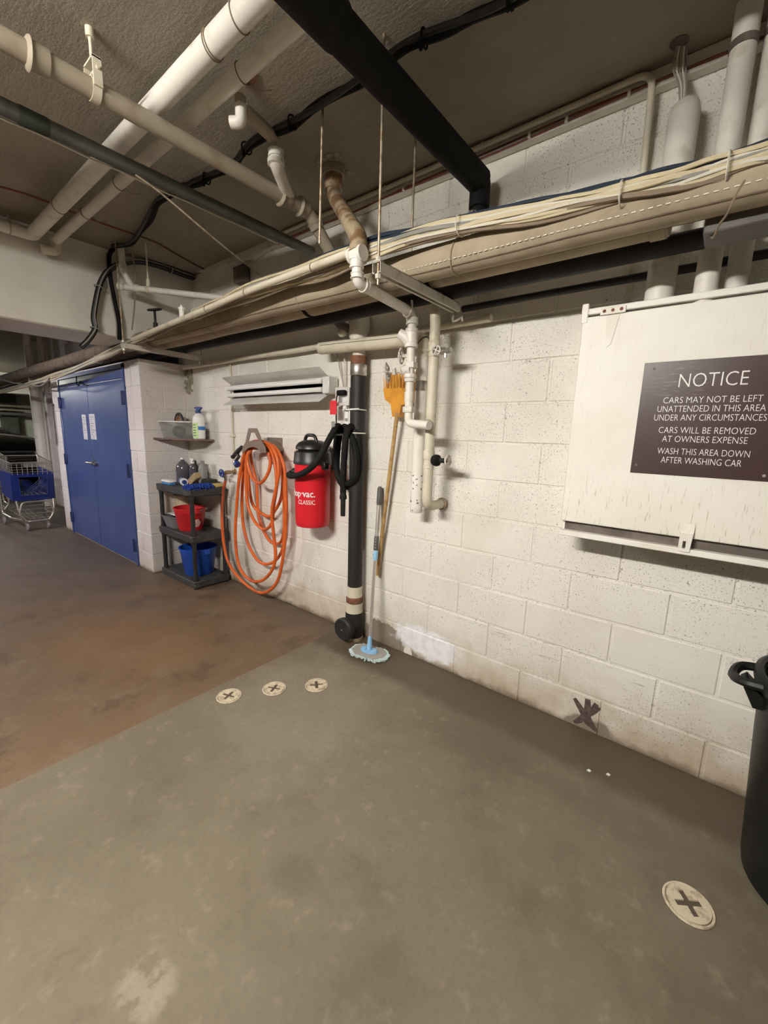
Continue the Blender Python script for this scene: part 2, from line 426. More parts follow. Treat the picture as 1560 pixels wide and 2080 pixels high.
# ---------------------------------------------------------------- the shell
H = 0.2032; Z0 = 0.185          # block course; top of the lowest course
def chamfer_block(w, h, d):
    return MB().rbox(-w/2, w/2, 0, d, -h/2, h/2, .0045)
_bm = {}
def block(parent, x0, x1, z0, z1, yf, mt, key='y', depth=.05, jit=True):
    """one concrete block, face at yf (key y: facing -Y; key x: facing +X, x0..x1 run along Y)"""
    w_, h_ = round(x1-x0, 4), round(z1-z0, 4); k = (w_, h_, depth, key, mt.name)
    if k not in _bm:
        b = chamfer_block(w_, h_, depth)
        if key == 'x': b.v = [Vector((-a.y, a.x, a.z)) for a in b.v]
        o = mk('block', b, mt, None, 30); _bm[k] = o.data; bpy.data.objects.remove(o)
    o = bpy.data.objects.new('block', _bm[k]); COL.objects.link(o); o.parent = parent
    j = random.uniform(-.0012, .0012) if jit else 0
    o.location = ((x0+x1)/2, yf+j, (z0+z1)/2) if key == 'y' else (yf+j, (x0+x1)/2, (z0+z1)/2)
    return o

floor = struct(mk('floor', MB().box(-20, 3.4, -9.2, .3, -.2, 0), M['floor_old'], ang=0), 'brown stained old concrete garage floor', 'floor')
slab = mk('concrete_slab', MB().rbox(-1.355, 3.4, -9.2, 0.0, -.05, .004, .003), M['floor_slab'], floor, 0, 'grey concrete slab of the wash bay')
ceil_ = struct(mk('ceiling', MB().box(-20, 3.4, -9.2, .3, CEIL, CEIL+.2), M['ceiling'], ang=0), 'dark brown concrete ceiling slab', 'ceiling')

wall = struct(mk('wall_back', MB().box(-3.72, 3.4, .0045, .3, -.05, CEIL), M['block'], ang=0), 'white painted concrete block wall behind the pipes', 'wall')
JT = .0095
for i in range(14):
    z1 = Z0+i*H; z0 = max(0.0, z1-H)+JT*(i > 0)
    ks = range(-18-(i % 2), 10, 2) if i % 2 == 0 else range(-19, 10, 2)
    for k in ks:
        a, b_ = k*H+JT/2, (k+2)*H-JT/2
        a = max(a, -3.60)
        if b_-a < .03 or b_ > 1.75: continue
        block(wall, a, b_, z0, z1, 0.0, M['block'])
# brown flaked spot low on the wall
def wallmark(name, strokes, th, mt, par, label):
    b = MB()
    for pts in strokes:
        q = [py(u, v, 0) for u, v in pts[0]]
        ws = pts[1]
        L, R_ = [], []
        for i, a in enumerate(q):
            d = (q[min(i+1, len(q)-1)]-q[max(i-1, 0)]).normalized(); n_ = Vector((-d.z, 0, d.x))
            wd = ws[i]*random.uniform(.85, 1.15); L.append(a+n_*wd); R_.append(a-n_*wd)
        ol = [(a.x, a.z) for a in L+R_[::-1]]
        b.prism(ol, -.0022-.0004*len(b.f)/10, 0.004, lambda x, z, h: (x, h, z))
    return mk(name, b, mt, par, 0, label)
wallmark('paint_flake', [(((1167,1418),(1178,1436),(1188,1452)), (.009,.013,.016)), (((1194,1420),(1194,1438),(1190,1458)), (.012,.014,.017)),
    (((1212,1430),(1204,1441),(1192,1455)), (.010,.012,.015)), (((1218,1438),(1210,1444),(1200,1450)), (.006,.009,.010)),
    (((1166,1466),(1177,1462),(1189,1452)), (.006,.011,.014)), (((1190,1450),(1195,1466),(1211,1484)), (.018,.020,.006))], .002, M['chip_brown'], wall, 'brown splayed patch of flaked paint')

# low block room that sticks out of the wall, with its blue door
XR, YR, TOPR = -3.585, -.43, 2.06
room = struct(mk('wall_left', MB().box(-6.42, XR-.0045, YR+.0045, .02, 0, TOPR), M['block_left'], ang=0), 'white block closet wall with a blue double door', 'wall')
DX0, DX1 = -6.07, -3.955       # door opening along X
for i in range(11):
    z1 = min(Z0+i*H, TOPR); z0 = max(0.0, Z0+(i-1)*H)+JT*(i > 0)
    if z1-z0 < .03: continue
    if i % 2 == 0:
        block(room, YR, YR+.2, z0, z1, XR, M['block_left'], 'x', .05); block(room, YR+.21, -.006, z0, z1, XR, M['block_left'], 'x', .05)
        block(room, DX1+.03, XR, z0, z1, YR, M['block_left'], 'y', .05)
    else:
        block(room, YR, -.02, z0, z1, XR, M['block_left'], 'x', .05)
        block(room, DX1+.03, XR-.2, z0, z1, YR, M['block_left'], 'y', .05); block(room, XR-.19, XR, z0, z1, YR, M['block_left'], 'y', .05)
    block(room, -6.42, DX0-.03, z0, z1, YR, M['block_left'], 'y', .05)
# door_1
dr = bpy.data.objects.new('door_1', None); COL.objects.link(dr); dr.location = ((DX0+DX1)/2, YR, 0)
struct(dr, 'dark blue steel double door in the white block closet', 'door')
mid = (DX0+DX1)/2
fr = MB().rbox(DX0-.03, DX0+.02, YR-.012, YR+.05, 0, 2.04, .004).rbox(DX1-.02, DX1+.03, YR-.012, YR+.05, 0, 2.04, .004).rbox(DX0-.03, DX1+.03, YR-.012, YR+.05, 2.0, 2.045, .004)
mk('door_frame', fr, M['door_blue'], dr)
for a, b_ in ((DX0+.022, mid-.004), (mid+.004, DX1-.022)):
    lf = mk('door_leaf', MB().rbox(a, b_, YR-.006, YR+.04, .015, 1.90, .004), M['door_blue'], dr)
mk('door_header', MB().rbox(DX0+.022, DX1-.022, YR-.006, YR+.04, 1.908, 1.998, .004), M['door_blue'], dr)
for x in (DX0+.02, DX1-.02):
    for z in (.22, 1.0, 1.72):
        hb = MB().rbox(x-.045, x+.045, YR-.020, YR-.004, z-.065, z+.065, .003).cyl((x, YR-.022, z-.068), (x, YR-.022, z+.068), .011, 10)
        mk('hinge', hb, M['hinge_blue'], dr)
hz = 1.02
hd = MB().lathe([(.03, YR-.006), (.032, YR-.02), (.024, YR-.035)], (mid+.07, 0, hz), 'y', 18)
hd.tube(fillet([(mid+.07, YR-.02, hz), (mid+.07, YR-.065, hz), (mid-.07, YR-.06, hz-.005)], .02), [.014]*7+[.011], 10)
hd.tube([(mid+.07, YR-.03, hz), (mid+.15, YR-.05, hz-.01)], [.018, .009], 10)
hd.lathe([(.012, YR-.006), (.012, YR-.03)], (mid+.06, 0, hz+.055), 'y', 12)
mk('door_handle', hd, M['chrome'], dr, 40, 'bright chrome lever handle')
# dark hook and cable over the door
hk = MB().tube(smooth([px(155,765,-4.9)+Vector((0,0,0)), *[Vector((py(u,v,YR-.02))) for u, v in ((156,780),(160,783),(162,775),(168,780),(178,783))]]), .006, 6)
tag(mk('door_hook_wire', hk, M['black_rubber']), 'black twisted wire hooked over the top of the blue door', 'wire')
def sheet(u0, v0, u1, v1, label):
    a, b_ = py(u0, v0, YR-.009), py(u1, v1, YR-.009)
    s_ = MB().box(a.x, b_.x, YR-.0088, YR-.0068, b_.z, a.z); o = mk('paper_notice', s_, M['paper'], ang=0); tag(o, label, 'paper', 'papers taped to the blue door')
    ln = MB()
    for k in range(9):
        z = a.z-(a.z-b_.z)*(.12+.085*k); ln.box(a.x+.03, b_.x-.03-.04*(k % 3), YR-.0094, YR-.0086, z-.004, z+.004)
    mk('print_lines', ln, M['grey_plastic'], o, 0)
    return o
sheet(165.5, 842, 178.5, 893, 'narrow paper notice with a torn drawing taped over the door seam')
sheet(180.0, 841, 196.5, 893, 'plain white paper notice beside the door seam')
# closet roof slab
# wall beyond the closet
wf = struct(mk('wall_far_side', MB().box(-9.4, -6.42, .0045, .3, 0, CEIL), M['block_left'], ang=0), 'white block wall beyond the blue door', 'wall')
for i in range(14):
    z1 = Z0+i*H; z0 = max(0.0, z1-H)+JT*(i > 0)
    for k in range(-24, -15):
        a, b_ = (k*2+i % 2)*H+JT/2, (k*2+2+i % 2)*H-JT/2
        a = max(a, -9.4); b_ = min(b_, -6.43)
        if b_-a > .04: block(wf, a, b_, z0, z1, 0.0, M['block_left'])
# ceiling beam running out from the wall
XB = -3.36
bm_ = struct(mk('trim_1', MB().rbox(XB-.55, XB, -9.0, .28, 2.165, CEIL+.02, .012), M['beam_paint']), 'deep white painted concrete ceiling beam', 'beam')
# room closing walls
struct(mk('wall_far', MB().box(-20.2, -17, -9.2, 6, 0, CEIL), M['far_wall'], ang=0), 'pale green far wall of the garage', 'wall')
struct(mk('wall_far_return', MB().box(-17.2, -9.4, 5.7, 6, 0, CEIL), M['far_wall'], ang=0), 'far side wall of the parking bay', 'wall')
struct(mk('floor_bay', MB().box(-20, -9.0, .3, 6, -.2, 0), M['floor_old'], ang=0), 'dark floor of the far parking bay', 'floor')
struct(mk('ceiling_bay', MB().box(-20, -9.0, .3, 6, CEIL, CEIL+.2), M['ceiling'], ang=0), 'dark ceiling over the far parking bay', 'ceiling')
struct(mk('wall_bay_side', MB().box(-9.4, -9.1, .3, 6, 0, CEIL), M['far_wall'], ang=0), 'side wall of the far parking bay', 'wall')
struct(mk('wall_front', MB().box(-20, 3.4, -9.4, -9.2, 0, CEIL), M['duct_dark'], ang=0), 'plain wall opposite the wash bay', 'wall')
struct(mk('wall_right', MB().box(3.4, 3.6, -9.4, .3, 0, CEIL), M['pipe_tan'], ang=0), 'plain wall at the end of the wash bay', 'wall')
# white beam, column and pipes on the far wall
struct(mk('trim_2', MB().rbox(-15.4, -15.0, -9, 5.7, 2.28, CEIL, .01), M['beam_paint']), 'white ceiling beam across the far parking bay', 'beam')
cq = px(23, 870, -16.9)
struct(mk('trim_3', MB().rbox(-17.0, -16.75, cq.y-.22, cq.y+.18, 0, CEIL, .01), M['pipe_greygreen']), 'grey column against the far wall', 'column')
for z, r_ in ((1.98, .035), (1.86, .03), (1.74, .05)):
    tag(mk('far_pipe', MB().cyl((-16.6, -8.5, z), (-16.6, 5.6, z), r_, 10), M['pipe_tan'] if z != 1.74 else M['duct_dark']),
        {1.98:'upper thin tan pipe along the far wall', 1.86:'middle thin tan pipe along the far wall', 1.74:'dark pipe under the tan pipes on the far wall'}[z], 'pipe')

# ---------------------------------------------------------------- hanging strip lights
def fixture(x, y, z, st, colr, i):
    t = thing('strip_light', ['white twin tube strip light hanging over the wash bay', 'white twin tube strip light hanging before the blue door', 'unseen white twin tube strip light added to brighten the far bay', 'white twin tube strip light over the middle of the garage'][i], 'light', (x, y, z), 'hanging strip lights')
    mk('housing', MB().rbox(x-.62, x+.62, y-.06, y+.06, z+.03, z+.09, .006), M['light_metal'], t)
    for dx in (-.5, .5): mk('hanger_rod', MB().cyl((x+dx, y, z+.08), (x+dx, y, CEIL), .005, 8), M['rod'], t)
    em = mat('tube_glow', (.9,.9,.9), .4, emit=(*colr, st))
    for dy in (-.045, .045):
        mk('tube', MB().cyl((x-.6, y+dy, z), (x+.6, y+dy, z), .019, 12), em, t)
        for s_ in (-1, 1): mk('lamp_holder', MB().rbox(x+s_*.6-.01, x+s_*.6+.01, y+dy-.02, y+dy+.02, z-.022, z+.04, .003), M['white_plastic'], t)
for i, f in enumerate(FIXTURES): fixture(*f, i)

# ---------------------------------------------------------------- pipes overhead and on the wall
def run(parent, pts, r, mt, R=.05, n=14, name='pipe_run', seg=5):
    return mk(name, MB().tube(fillet(pts, R, seg) if len(pts) > 2 else pts, r, n), mt, parent)
def ring(parent, c, d, r, L, mt, name='coupling', n=18, lip=True):
    c = Vector(c); d = Vector(d).normalized(); b = MB()
    if lip: b.tube([c-d*L/2, c-d*L*.3, c-d*L*.3, c+d*L*.3, c+d*L*.3, c+d*L/2], [r, r, r*.93, r*.93, r, r], n)
    else: b.tube([c-d*L/2, c-d*L*.42, c+d*L*.42, c+d*L/2], [r*.93, r, r, r*.93], n)
    return mk(name, b, mt, parent)
def handwheel(parent, c, axis, R, mt, name='handwheel', spokes=4, r=None):
    c = Vector(c); axis = Vector(axis).normalized(); a = axis.orthogonal().normalized(); b2 = axis.cross(a); r = r or R*.14
    b = MB()
    n = 24
    b.tube([c+a*(R*(1+.05*math.cos(6*2*PI*i/n))*math.cos(2*PI*i/n))+b2*(R*(1+.05*math.cos(6*2*PI*i/n))*math.sin(2*PI*i/n)) for i in range(n)], r, 6, closed=True)
    for k in range(spokes):
        q = 2*PI*k/spokes+.4; b.cyl(c, c+(a*math.cos(q)+b2*math.sin(q))*R, r*.8, 6)
    b.cyl(c-axis*r*1.4, c+axis*r*1.4, R*.26, 10)
    return mk(name, b, mt, parent)
X_, Y_, Z_ = Vector((1,0,0)), Vector((0,1,0)), Vector((0,0,1))

# --- two white pipes running along the ceiling parallel to the wall
x1z, x2z = 2.737, 2.747
p1y = pz(300, 230, x1z).y; p2y = pz(350, 275, x2z).y
xe = XB+.03
t = thing('overhead_pipe', 'thick white ceiling pipe that turns into the beam, wire ties around it', 'pipe', (-1, p1y, x1z))
run(t, [(2.6, p1y, x1z), (xe+.07, p1y, x1z), (xe+.07, p1y-.5, x1z+.0), (xe+.07, -6, x1z)], .040, M['pipe_white'], .03)
for u, v in ((478, 25), (430, 85), (435, 95), (112, 415)):
    q = pz(u, v, x1z); mk('wire_tie', MB().torus((q.x, p1y, x1z), (1, .15, 0), .0425, .0022, 20, 5), M['cable_brown'], t)
for u, v in ((15, 428),):
    q = px(u, v, xe+.07); mk('pipe_strap', MB().torus((xe+.07, q.y, x1z), Y_, .042, .004, 18, 6).cyl((xe+.07, q.y, x1z+.04), (xe+.07, q.y, CEIL-.002), .006, 8), M['steel'], t)
t = thing('overhead_pipe', 'thinner white ceiling pipe ending in an elbow at the beam, beside the thick one', 'pipe', (-1, p2y, x2z))
run(t, [(2.6, p2y, x2z), (xe+.05, p2y, x2z)], .030, M['pipe_white'])
ring(t, (xe+.06, p2y, x2z), X_, .036, .05, M['pipe_cream'])
run(t, [(xe+.05, p2y, x2z), (xe+.05, p2y, x2z-.07), (xe+.05, p1y+.05, x2z-.08)], .032, M['pipe_cream'], .03, name='elbow')
for u, v in ((165, 430), (222, 365), (480, 140)):
    q = pz(u, v, x2z); mk('wire_tie', MB().torus((q.x, p2y, x2z), (1, .2, .1), .0325, .0022, 20, 5).tube(smooth([(q.x, p2y+.03, x2z-.01), (q.x+.02, p2y+.06, x2z-.03), (q.x+.05, p2y+.10, x2z-.02)]), .002, 5), M['cable_brown'], t)

# --- tan waste pipe running out from the wall over the camera
zw = 2.638; xw = pz(300, 245, zw).x
yj = pz(600, 424, zw).y
t = thing('waste_pipe', 'greyish tan waste pipe with hub couplings hung on a clevis', 'pipe', (xw, -1, zw))
endp = py(680, 530, -.22)
run(t, [(xw, -7, zw), (xw, yj+.06, zw), endp], .034, M['pipe_tan'], .05)
for u, v in ((62, 100), (568, 398), (600, 422)):
    q = pz(u, v, zw); mk('hub', MB().tube([(xw, q.y-.010, zw), (xw, q.y-.004, zw), (xw, q.y, zw), (xw, q.y+.002, zw), (xw, q.y+.05, zw), (xw, q.y+.055, zw)], [.036, .048, .050, .042, .041, .034], 22), M['pipe_tan'], t)
dd = (endp-Vector((xw, yj+.06, zw))).normalized()
ring(t, Vector((xw, yj+.06, zw))+dd*.07, dd, .043, .035, M['pipe_tan'])
hy = pz(200, 172, zw).y
hg = MB().lathe([(.0345,-.014),(.0385,-.014),(.0385,.014),(.0345,.014),(.0345,-.014)], (xw, hy, zw), 'y', 24, False, False)
hg.box(xw-.046, xw-.039, hy-.014, hy+.014, zw-.005, zw+.085).box(xw+.039, xw+.046, hy-.014, hy+.014, zw-.005, zw+.085).box(xw-.046, xw+.046, hy-.014, hy+.014, zw+.08, zw+.087)
hg.cyl((xw-.055, hy, zw+.052), (xw+.055, hy, zw+.052), .006, 8)
mk('clevis_hanger', hg, M['pipe_cream'], t); mk('hanger_rod', MB().cyl((xw, hy, zw+.085), (xw, hy, CEIL), .006, 8).cyl((xw, hy, CEIL-.03), (xw, hy, CEIL), .014, 10), M['pipe_cream'], t)
# branch from ceiling into it
t = thing('branch_pipe', 'tan ceiling branch with a white wye dropping into the waste pipe', 'pipe', pz(562, 290, 2.78))
a = pz(497, 225, 2.785); b_ = pz(560, 284, 2.785); c_ = Vector((b_.x, b_.y, 2.725)); d_ = pz(590, 408, 2.645)
run(t, [a, b_, c_, c_+Vector((-.002, .01, -.03))], .028, M['pipe_tan'], .04)
ring(t, c_, Z_, .037, .03, M['pipe_white'])
run(t, [c_, c_+Vector((0, 0, -.045)), d_], .030, M['pipe_white'], .03, name='wye')
ring(t, c_+Vector((0,0,-.035)), Z_, .040, .022, M['pipe_white'], lip=False)
t = thing('trap_pipe', 'short white drop pipe with an elbow under a rusty ceiling hole', 'pipe', pz(487, 150, CEIL))
a = pz(487, 152, CEIL)
run(t, [a, a-Z_*.075], .020, M['pipe_white'])
ring(t, a-Z_*.09, Z_, .022, .035, M['pipe_tan'], lip=False)
run(t, [a-Z_*.10, a-Z_*.165, a-Z_*.165+Vector((-.035, -.025, 0))], .022, M['pipe_white'], .03, name='elbow')
mk('rust_patch', MB().lathe([(.05, CEIL-.004), (.045, CEIL+.001)], (a.x+.02, a.y+.01, 0), 'z', 16), M['rust'], t)

# --- grey-green pipe, also running out from the wall
zg = 2.625; xg = pz(300, 355, zg).x
t = thing('conduit_pipe', 'dark grey-green pipe crossing under the white ceiling pipes', 'pipe', (xg, -1, zg))
run(t, [(xg, -7, zg), (xg, -.06, zg)], .031, M['pipe_greygreen'])
ring(t, (xg, pz(70, 240, zg).y, zg), Y_, .033, .10, M['dark_green'], lip=False)
wt = MB()
ys = [-1.7+.1*k for k in range(15)]
wt.tube([(xg-.030-.006*math.sin(k*2.1), y, zg-.026) for k, y in enumerate(ys)], .004, 6)
mk('taped_wire', wt, M['cable_white'], t)

# --- black insulated pipe
zb = 2.615; xb = pz(800, 180, zb).x; ye = min(pz(972, 362, zb).y, -.105)
t = thing('insulated_pipe', 'black foam insulated pipe running from overhead and turning down at the wall', 'pipe', (xb, -1, zb))
ys_ = pz(690, 52, zb).y
run(t, [(xb, ys_-.02, zb), (xb, ye+.02, zb)], .0575, M['black_rubber'], name='insulation')
run(t, [(xb, -2.35, CEIL), (xb, -2.35, zb), (xb, ys_, zb)], .0625, M['black_rubber'], .12, name='insulation')
run(t, [(xb, ye-.02, zb), (xb, ye+.035, zb), (xb, ye+.035, zb-.11)], .048, M['black_rubber'], .04, name='insulation')
run(t, [(xb, ye+.035, zb-.08), (xb, ye+.035, zb-.46)], .031, M['black_pipe'])
ring(t, (xb, ye+.035, zb-.115), Z_, .033, .05, M['black_rubber'], lip=False)
BPV = Vector((xb, ye+.035, 0))

# --- black cable on the ceiling
cz = CEIL-.031
pts = [pz(u, v, cz) for u, v in ((1330,-160),(1180,-75),(1040,0),(930,50),(830,98),(730,165),(620,235),(560,270),(515,290),(480,328),(435,358),(395,372),(358,388),(325,410),(300,452),(272,488),(232,502))]
t = thing('overhead_cable', 'black taped cable bundle stapled across the ceiling to the beam', 'cable', pts[4])
sp = smooth(pts, 6)
mk('cable', MB().tube([q+Vector((0,.008*math.sin(i*.7),-.004*math.sin(i*.5))) for i, q in enumerate(sp)], .017, 8), M['black_rubber'], t)
mk('cable', MB().tube([q+Vector((0,-.018,-.004+.008*math.sin(i*.33))) for i, q in enumerate(sp)], .011, 8), M['black_plastic'], t)
for i in (12, 22, 38, 50, 62): mk('cable_tie', MB().torus(sp[i]+Vector((0,-.005,0)), sp[i+1]-sp[i-1], .026, .004, 14, 5).box(sp[i].x-.005, sp[i].x+.005, sp[i].y-.03, sp[i].y-.018, sp[i].z-.045, sp[i].z-.01), M['black_rubber'], t)
# loops in front of the beam
XL = XB+.06
l1 = [(232,502),(222,520),(224,560),(229,590),(236,625),(242,655),(243,690)]
t = thing('beam_cable', 'black cable bundle dropping straight down the beam face', 'cable', px(225,560,XL))
sp = smooth([px(u, v, XL) for u, v in l1], 5)
mk('cable', MB().tube(sp, .016, 8), M['black_rubber'], t); mk('cable', MB().tube([q+Vector((0,-.022,0)) for q in sp[4:]], .006, 6), M['cable_grey'], t)
l2 = [(415,572),(370,558),(330,543),(285,532),(250,535),(222,548),(205,572),(196,605),(190,645),(193,668),(180,690),(165,705)]
t = thing('beam_cable', 'black cable loop sweeping along the ceiling and under the beam', 'cable', px(205,572,XL))
sp = smooth([px(u, v, XL+.0) if u < 330 else px(u, v, XL) for u, v in l2], 5)
sp = [Vector((q.x, min(q.y, -.02), q.z)) for q in sp]
mk('cable', MB().tube(sp, .020, 8), M['black_rubber'], t); mk('cable', MB().tube([q+Vector((.018,-.006,-.006)) for q in sp], .012, 8), M['black_plastic'], t)
mk('cable', MB().tube([q+Vector((.028,.0,.010)) for q in sp], .005, 6), M['cable_grey'], t)
for i in (8, 20, 32, 45):
    if i < len(sp)-1: mk('cable_tie', MB().torus(sp[i]+Vector((.008,0,0)), sp[i+1]-sp[i-1], .034, .004, 14, 5), M['cable_grey'], t)

# --- thin wires on the ceiling
def wire(name, label, pts, r, mt, sub=5):
    o = mk(name, MB().tube(smooth(pts, sub), r, 6), mt); return tag(o, label, 'wire')
wire('red_wire', 'thin red wire crossing the ceiling toward the beam', [pz(u, v, CEIL-.006) for u, v in ((-60,365),(0,380),(50,394),(100,412),(170,440),(230,462),(310,490),(350,512),(400,540),(430,553))], .005, M['red_wire'])
wire('tie_wire', 'straight pale wire slanting from the grey pipe to the wall pipes', [pz(275, 355, 2.52), pz(330, 395, 2.48), pz(460, 505, 2.34), py(545, 570, -.45)], .0045, M['rod'])
wire('hanging_wire', 'thin crooked wire hanging from the ceiling in front of the beam', [px(262,355,-2.9), px(264,400,-2.95), px(267,460,-3.0), px(270,520,-3.05), px(275,560,-3.1), px(273,620,-3.1), px(268,670,-3.1)], .006, M['cable_brown'])

# --- wooden nailer, conduit and red wires in the wall/ceiling corner
t = thing('corner_nailer', 'white painted strip nailed along the top of the block wall', 'trim', (0, -.02, 2.8))
mk('strip', MB().rbox(-2.05, 3.3, -.05, -.003, 2.765, CEIL-.001, .004), M['white_paint'], t)
mk('peeled_strip', MB().prism([(-2.06,2.78),(-2.06,CEIL),(-2.9,CEIL),(-3.2,CEIL),(-3.0,2.80),(-2.6,2.775),(-2.35,2.745),(-2.2,2.77)], -.035, -.004, lambda x, z, h: (x, h, z)), M['white_paint'], t, 0)
for k, (dz, rr) in enumerate(((2.774, .004), (2.781, .0035))):
    mk('red_wire', MB().tube(smooth([(x_, -.056-.004*math.sin(x_*7+k), dz+.006*math.sin(x_*3.3+k*2)-(.01 if x_ < -1 else 0)) for x_ in [-2.0+.25*i for i in range(20)]], 3), rr, 6), M['red_wire'], t)
for u, v in ((1075, 285), (1150, 258), (1277, 203), (930, 345), (820, 398)):
    q = py(u, v, -.055); mk('staple', MB().rbox(q.x-.006, q.x+.006, -.066, -.05, 2.765, 2.79, .002), M['white_paint'], t)
t = thing('corner_conduit', 'thin painted conduit following the ceiling corner then bending down the wall', 'pipe', (0, -.075, 2.805))
q = py(1318, 235, -.07); cy_ = -.068
run(t, [(-1.95, cy_, 2.812), (q.x-.005, cy_, 2.812), (q.x, -.07, 2.70), (py(1305, 370, -.03).x, -.022, 2.30), (py(1305, 370, -.03).x, -.022, 2.0)], .0125, M['pipe_cream'], .10, 10)
for x_ in (-1.6, -1.0, -.4): mk('conduit_strap', MB().torus((x_, cy_, 2.812), X_, .0145, .003, 14, 5), M['pipe_cream'], t)

# --- the two canvas-wrapped pipes on struts, with the cable bundle
zA, yA, rA = 2.150, -.50, .064
zB, yB, rB = 2.166, -.372, .062
def wavy(x0, x1, y, z, n, amp, slope=0.0, seed=0, xm=-1.5):
    return [Vector((x0+(x1-x0)*i/n, y+amp*mnoise.noise(Vector((i*.35, seed, 0))), z+slope*max(xm, x0+(x1-x0)*i/n)+amp*mnoise.noise(Vector((i*.35, seed+9, 3))))) for i in range(n+1)]
t = thing('wrapped_pipe', 'thick canvas wrapped pipe carrying the cables, front of the pair under the ceiling', 'pipe', (-1, yA, zA))
pa = wavy(-14, 2.6, yA, zA, 70, .006, -.012, 1)
ra_ = [rA*(1+.035*mnoise.noise(Vector((i*.9, 4, 0)))) for i in range(71)]
mk('canvas_wrap', MB().tube(pa[44:], ra_[44:], 18), M['canvas'], t); mk('canvas_wrap', MB().tube(pa[:45], ra_[:45], 18), M['canvas_brown'], t, 40, 'darker brown length of canvas wrap')
for i in range(46, 62, 4):
    d = pa[i+1]-pa[i-1]; mk('canvas_seam', MB().tube([pa[i]+d.normalized()*.012*math.sin(a)+Vector((0, math.cos(a), math.sin(a)))*(rA+.0025) for a in [2*PI*k/20 for k in range(20)]], .003, 5, closed=True), M['canvas'], t)
st_ = MB()
for k in range(90):
    x_ = -.5+k*.022; st_.box(x_, x_+.012, yA-rA*.94, yA-rA*.90, zA-.012*x_-rA*.42-.0015, zA-.012*x_-rA*.42+.0015)
for an in (-2.35, -1.0):
    aw = [an+.12*mnoise.noise(Vector((i*.4, an, 0))) for i in range(27)]
    mk('lap_seam', MB().tube([q+Vector((0, math.cos(aw[i]), math.sin(aw[i])))*(ra_[44+i]+.0005) for i, q in enumerate(pa[44:])], .0022, 5), M['canvas_brown'], t)
o = mk('stitching', st_, M['cable_white'], t, 0); o['kind'] = 'stuff'
t = thing('wrapped_pipe', 'canvas wrapped pipe behind the cable carrying one, ending at a cut collar', 'pipe', (-1, yB, zB))
pb = wavy(-14, .46, yB, zB, 60, .007, -.003, 5)
rb_ = [rB*(1+.04*mnoise.noise(Vector((i*.9, 14, 0)))) for i in range(61)]
mk('canvas_wrap', MB().tube(pb[43:], rb_[43:], 16), M['canvas'], t); mk('canvas_wrap', MB().tube(pb[:44], rb_[:44], 16), M['canvas_brown'], t, 40, 'darker brown length of canvas wrap')
run(t, [(.44, yB, zB), (2.6, yB, zB)], .036, M['black_pipe'])
for x_, wd in ((.43, .05), (-1.30, .025), (-.46, .02)): ring(t, (x_, yB, zB-.003*x_), X_, rB+.006, wd, M['canvas'] if x_ > 0 else M['black_rubber'], lip=False, name='collar')
mk('dark_bracket', MB().rbox(.56, .80, -.46, -.33, 2.05, 2.115, .004), M['duct_dark'], t)
tag(mk('black_pipe', MB().tube(wavy(-14, 2.6, -.225, 2.125, 40, .004, 0, 3), .034, 12), M['black_pipe']), 'slim black pipe between the canvas pipes and the wall', 'pipe')
tag(mk('slim_pipe', MB().tube(wavy(-3.5, -.30, -.055, 2.03, 14, .006, .006, 8), .020, 10), M['pipe_cream']), 'slim cream pipe on the wall just under the canvas pipes', 'pipe')
tag(mk('slim_pipe', MB().tube(wavy(-.45, 2.6, -.08, 2.085, 14, .004, .0, 11), .016, 10), M['black_pipe']), 'slim dark pipe on the wall above the notice cabinet', 'pipe')

bp_ = [(1760,262,-.55),(1560,316,-.555),(1430,354,-.56),(1300,387,-.565),(1100,430,-.58),(900,466,-.60),(760,510,-.63),(640,550,-.63),(500,596,-.63),(400,638,-.63),(330,668,-.63),(262,700,-.62),(200,730,-.62),(120,762,-.60),(50,783,-.58),(-60,812,-.56)]
ctr = smooth([py(u, v, y) for u, v, y in bp_], 5)
t = thing('cable_bundle', 'long sagging bundle of cream, grey and blue cables lying on the canvas pipe', 'cable', ctr[20])
cols = ['cable_cream']*9+['cable_white']*7+['cable_grey']*5+['cable_blue']*5+['cable_brown']*4
for k in range(30):
    a = random.uniform(0, 2*PI); rr = math.sqrt(random.random()); dy, dz = .026*rr*math.cos(a), .025*rr*math.sin(a)
    if cols[k] == 'cable_blue': dy, dz = .012+.010*math.cos(a), .026+.010*math.sin(a)
    rad = random.choice((.0045, .0055, .0065, .008))
    pth = []
    for i, q in enumerate(ctr):
        f = i/len(ctr); sag = 1.0
        if .35 < f < .62: sag = 1+.9*math.sin((f-.35)/.27*PI)
        if f > .72: sag = 1.15
        j = Vector((0, .012*mnoise.noise(Vector((i*.22, k*3.1, 0))), .016*mnoise.noise(Vector((i*.22, k*3.1, 7)))))
        pth.append(q+Vector((0, dy*.9, dz*sag))+j*sag)
    if cols[k] == 'cable_blue': pth = pth[:36]
    mk('cable', MB().tube(pth, rad, 6), M[cols[k]], t)
for i in (8, 16, 24, 31, 38, 45, 52, 60):
    mk('cable_tie', MB().tube([ctr[i]+Vector((0, math.cos(a)*.038, math.sin(a)*.036)) for a in [2*PI*k/16 for k in range(16)]], .0025, 5, closed=True), M['cable_white'], t)
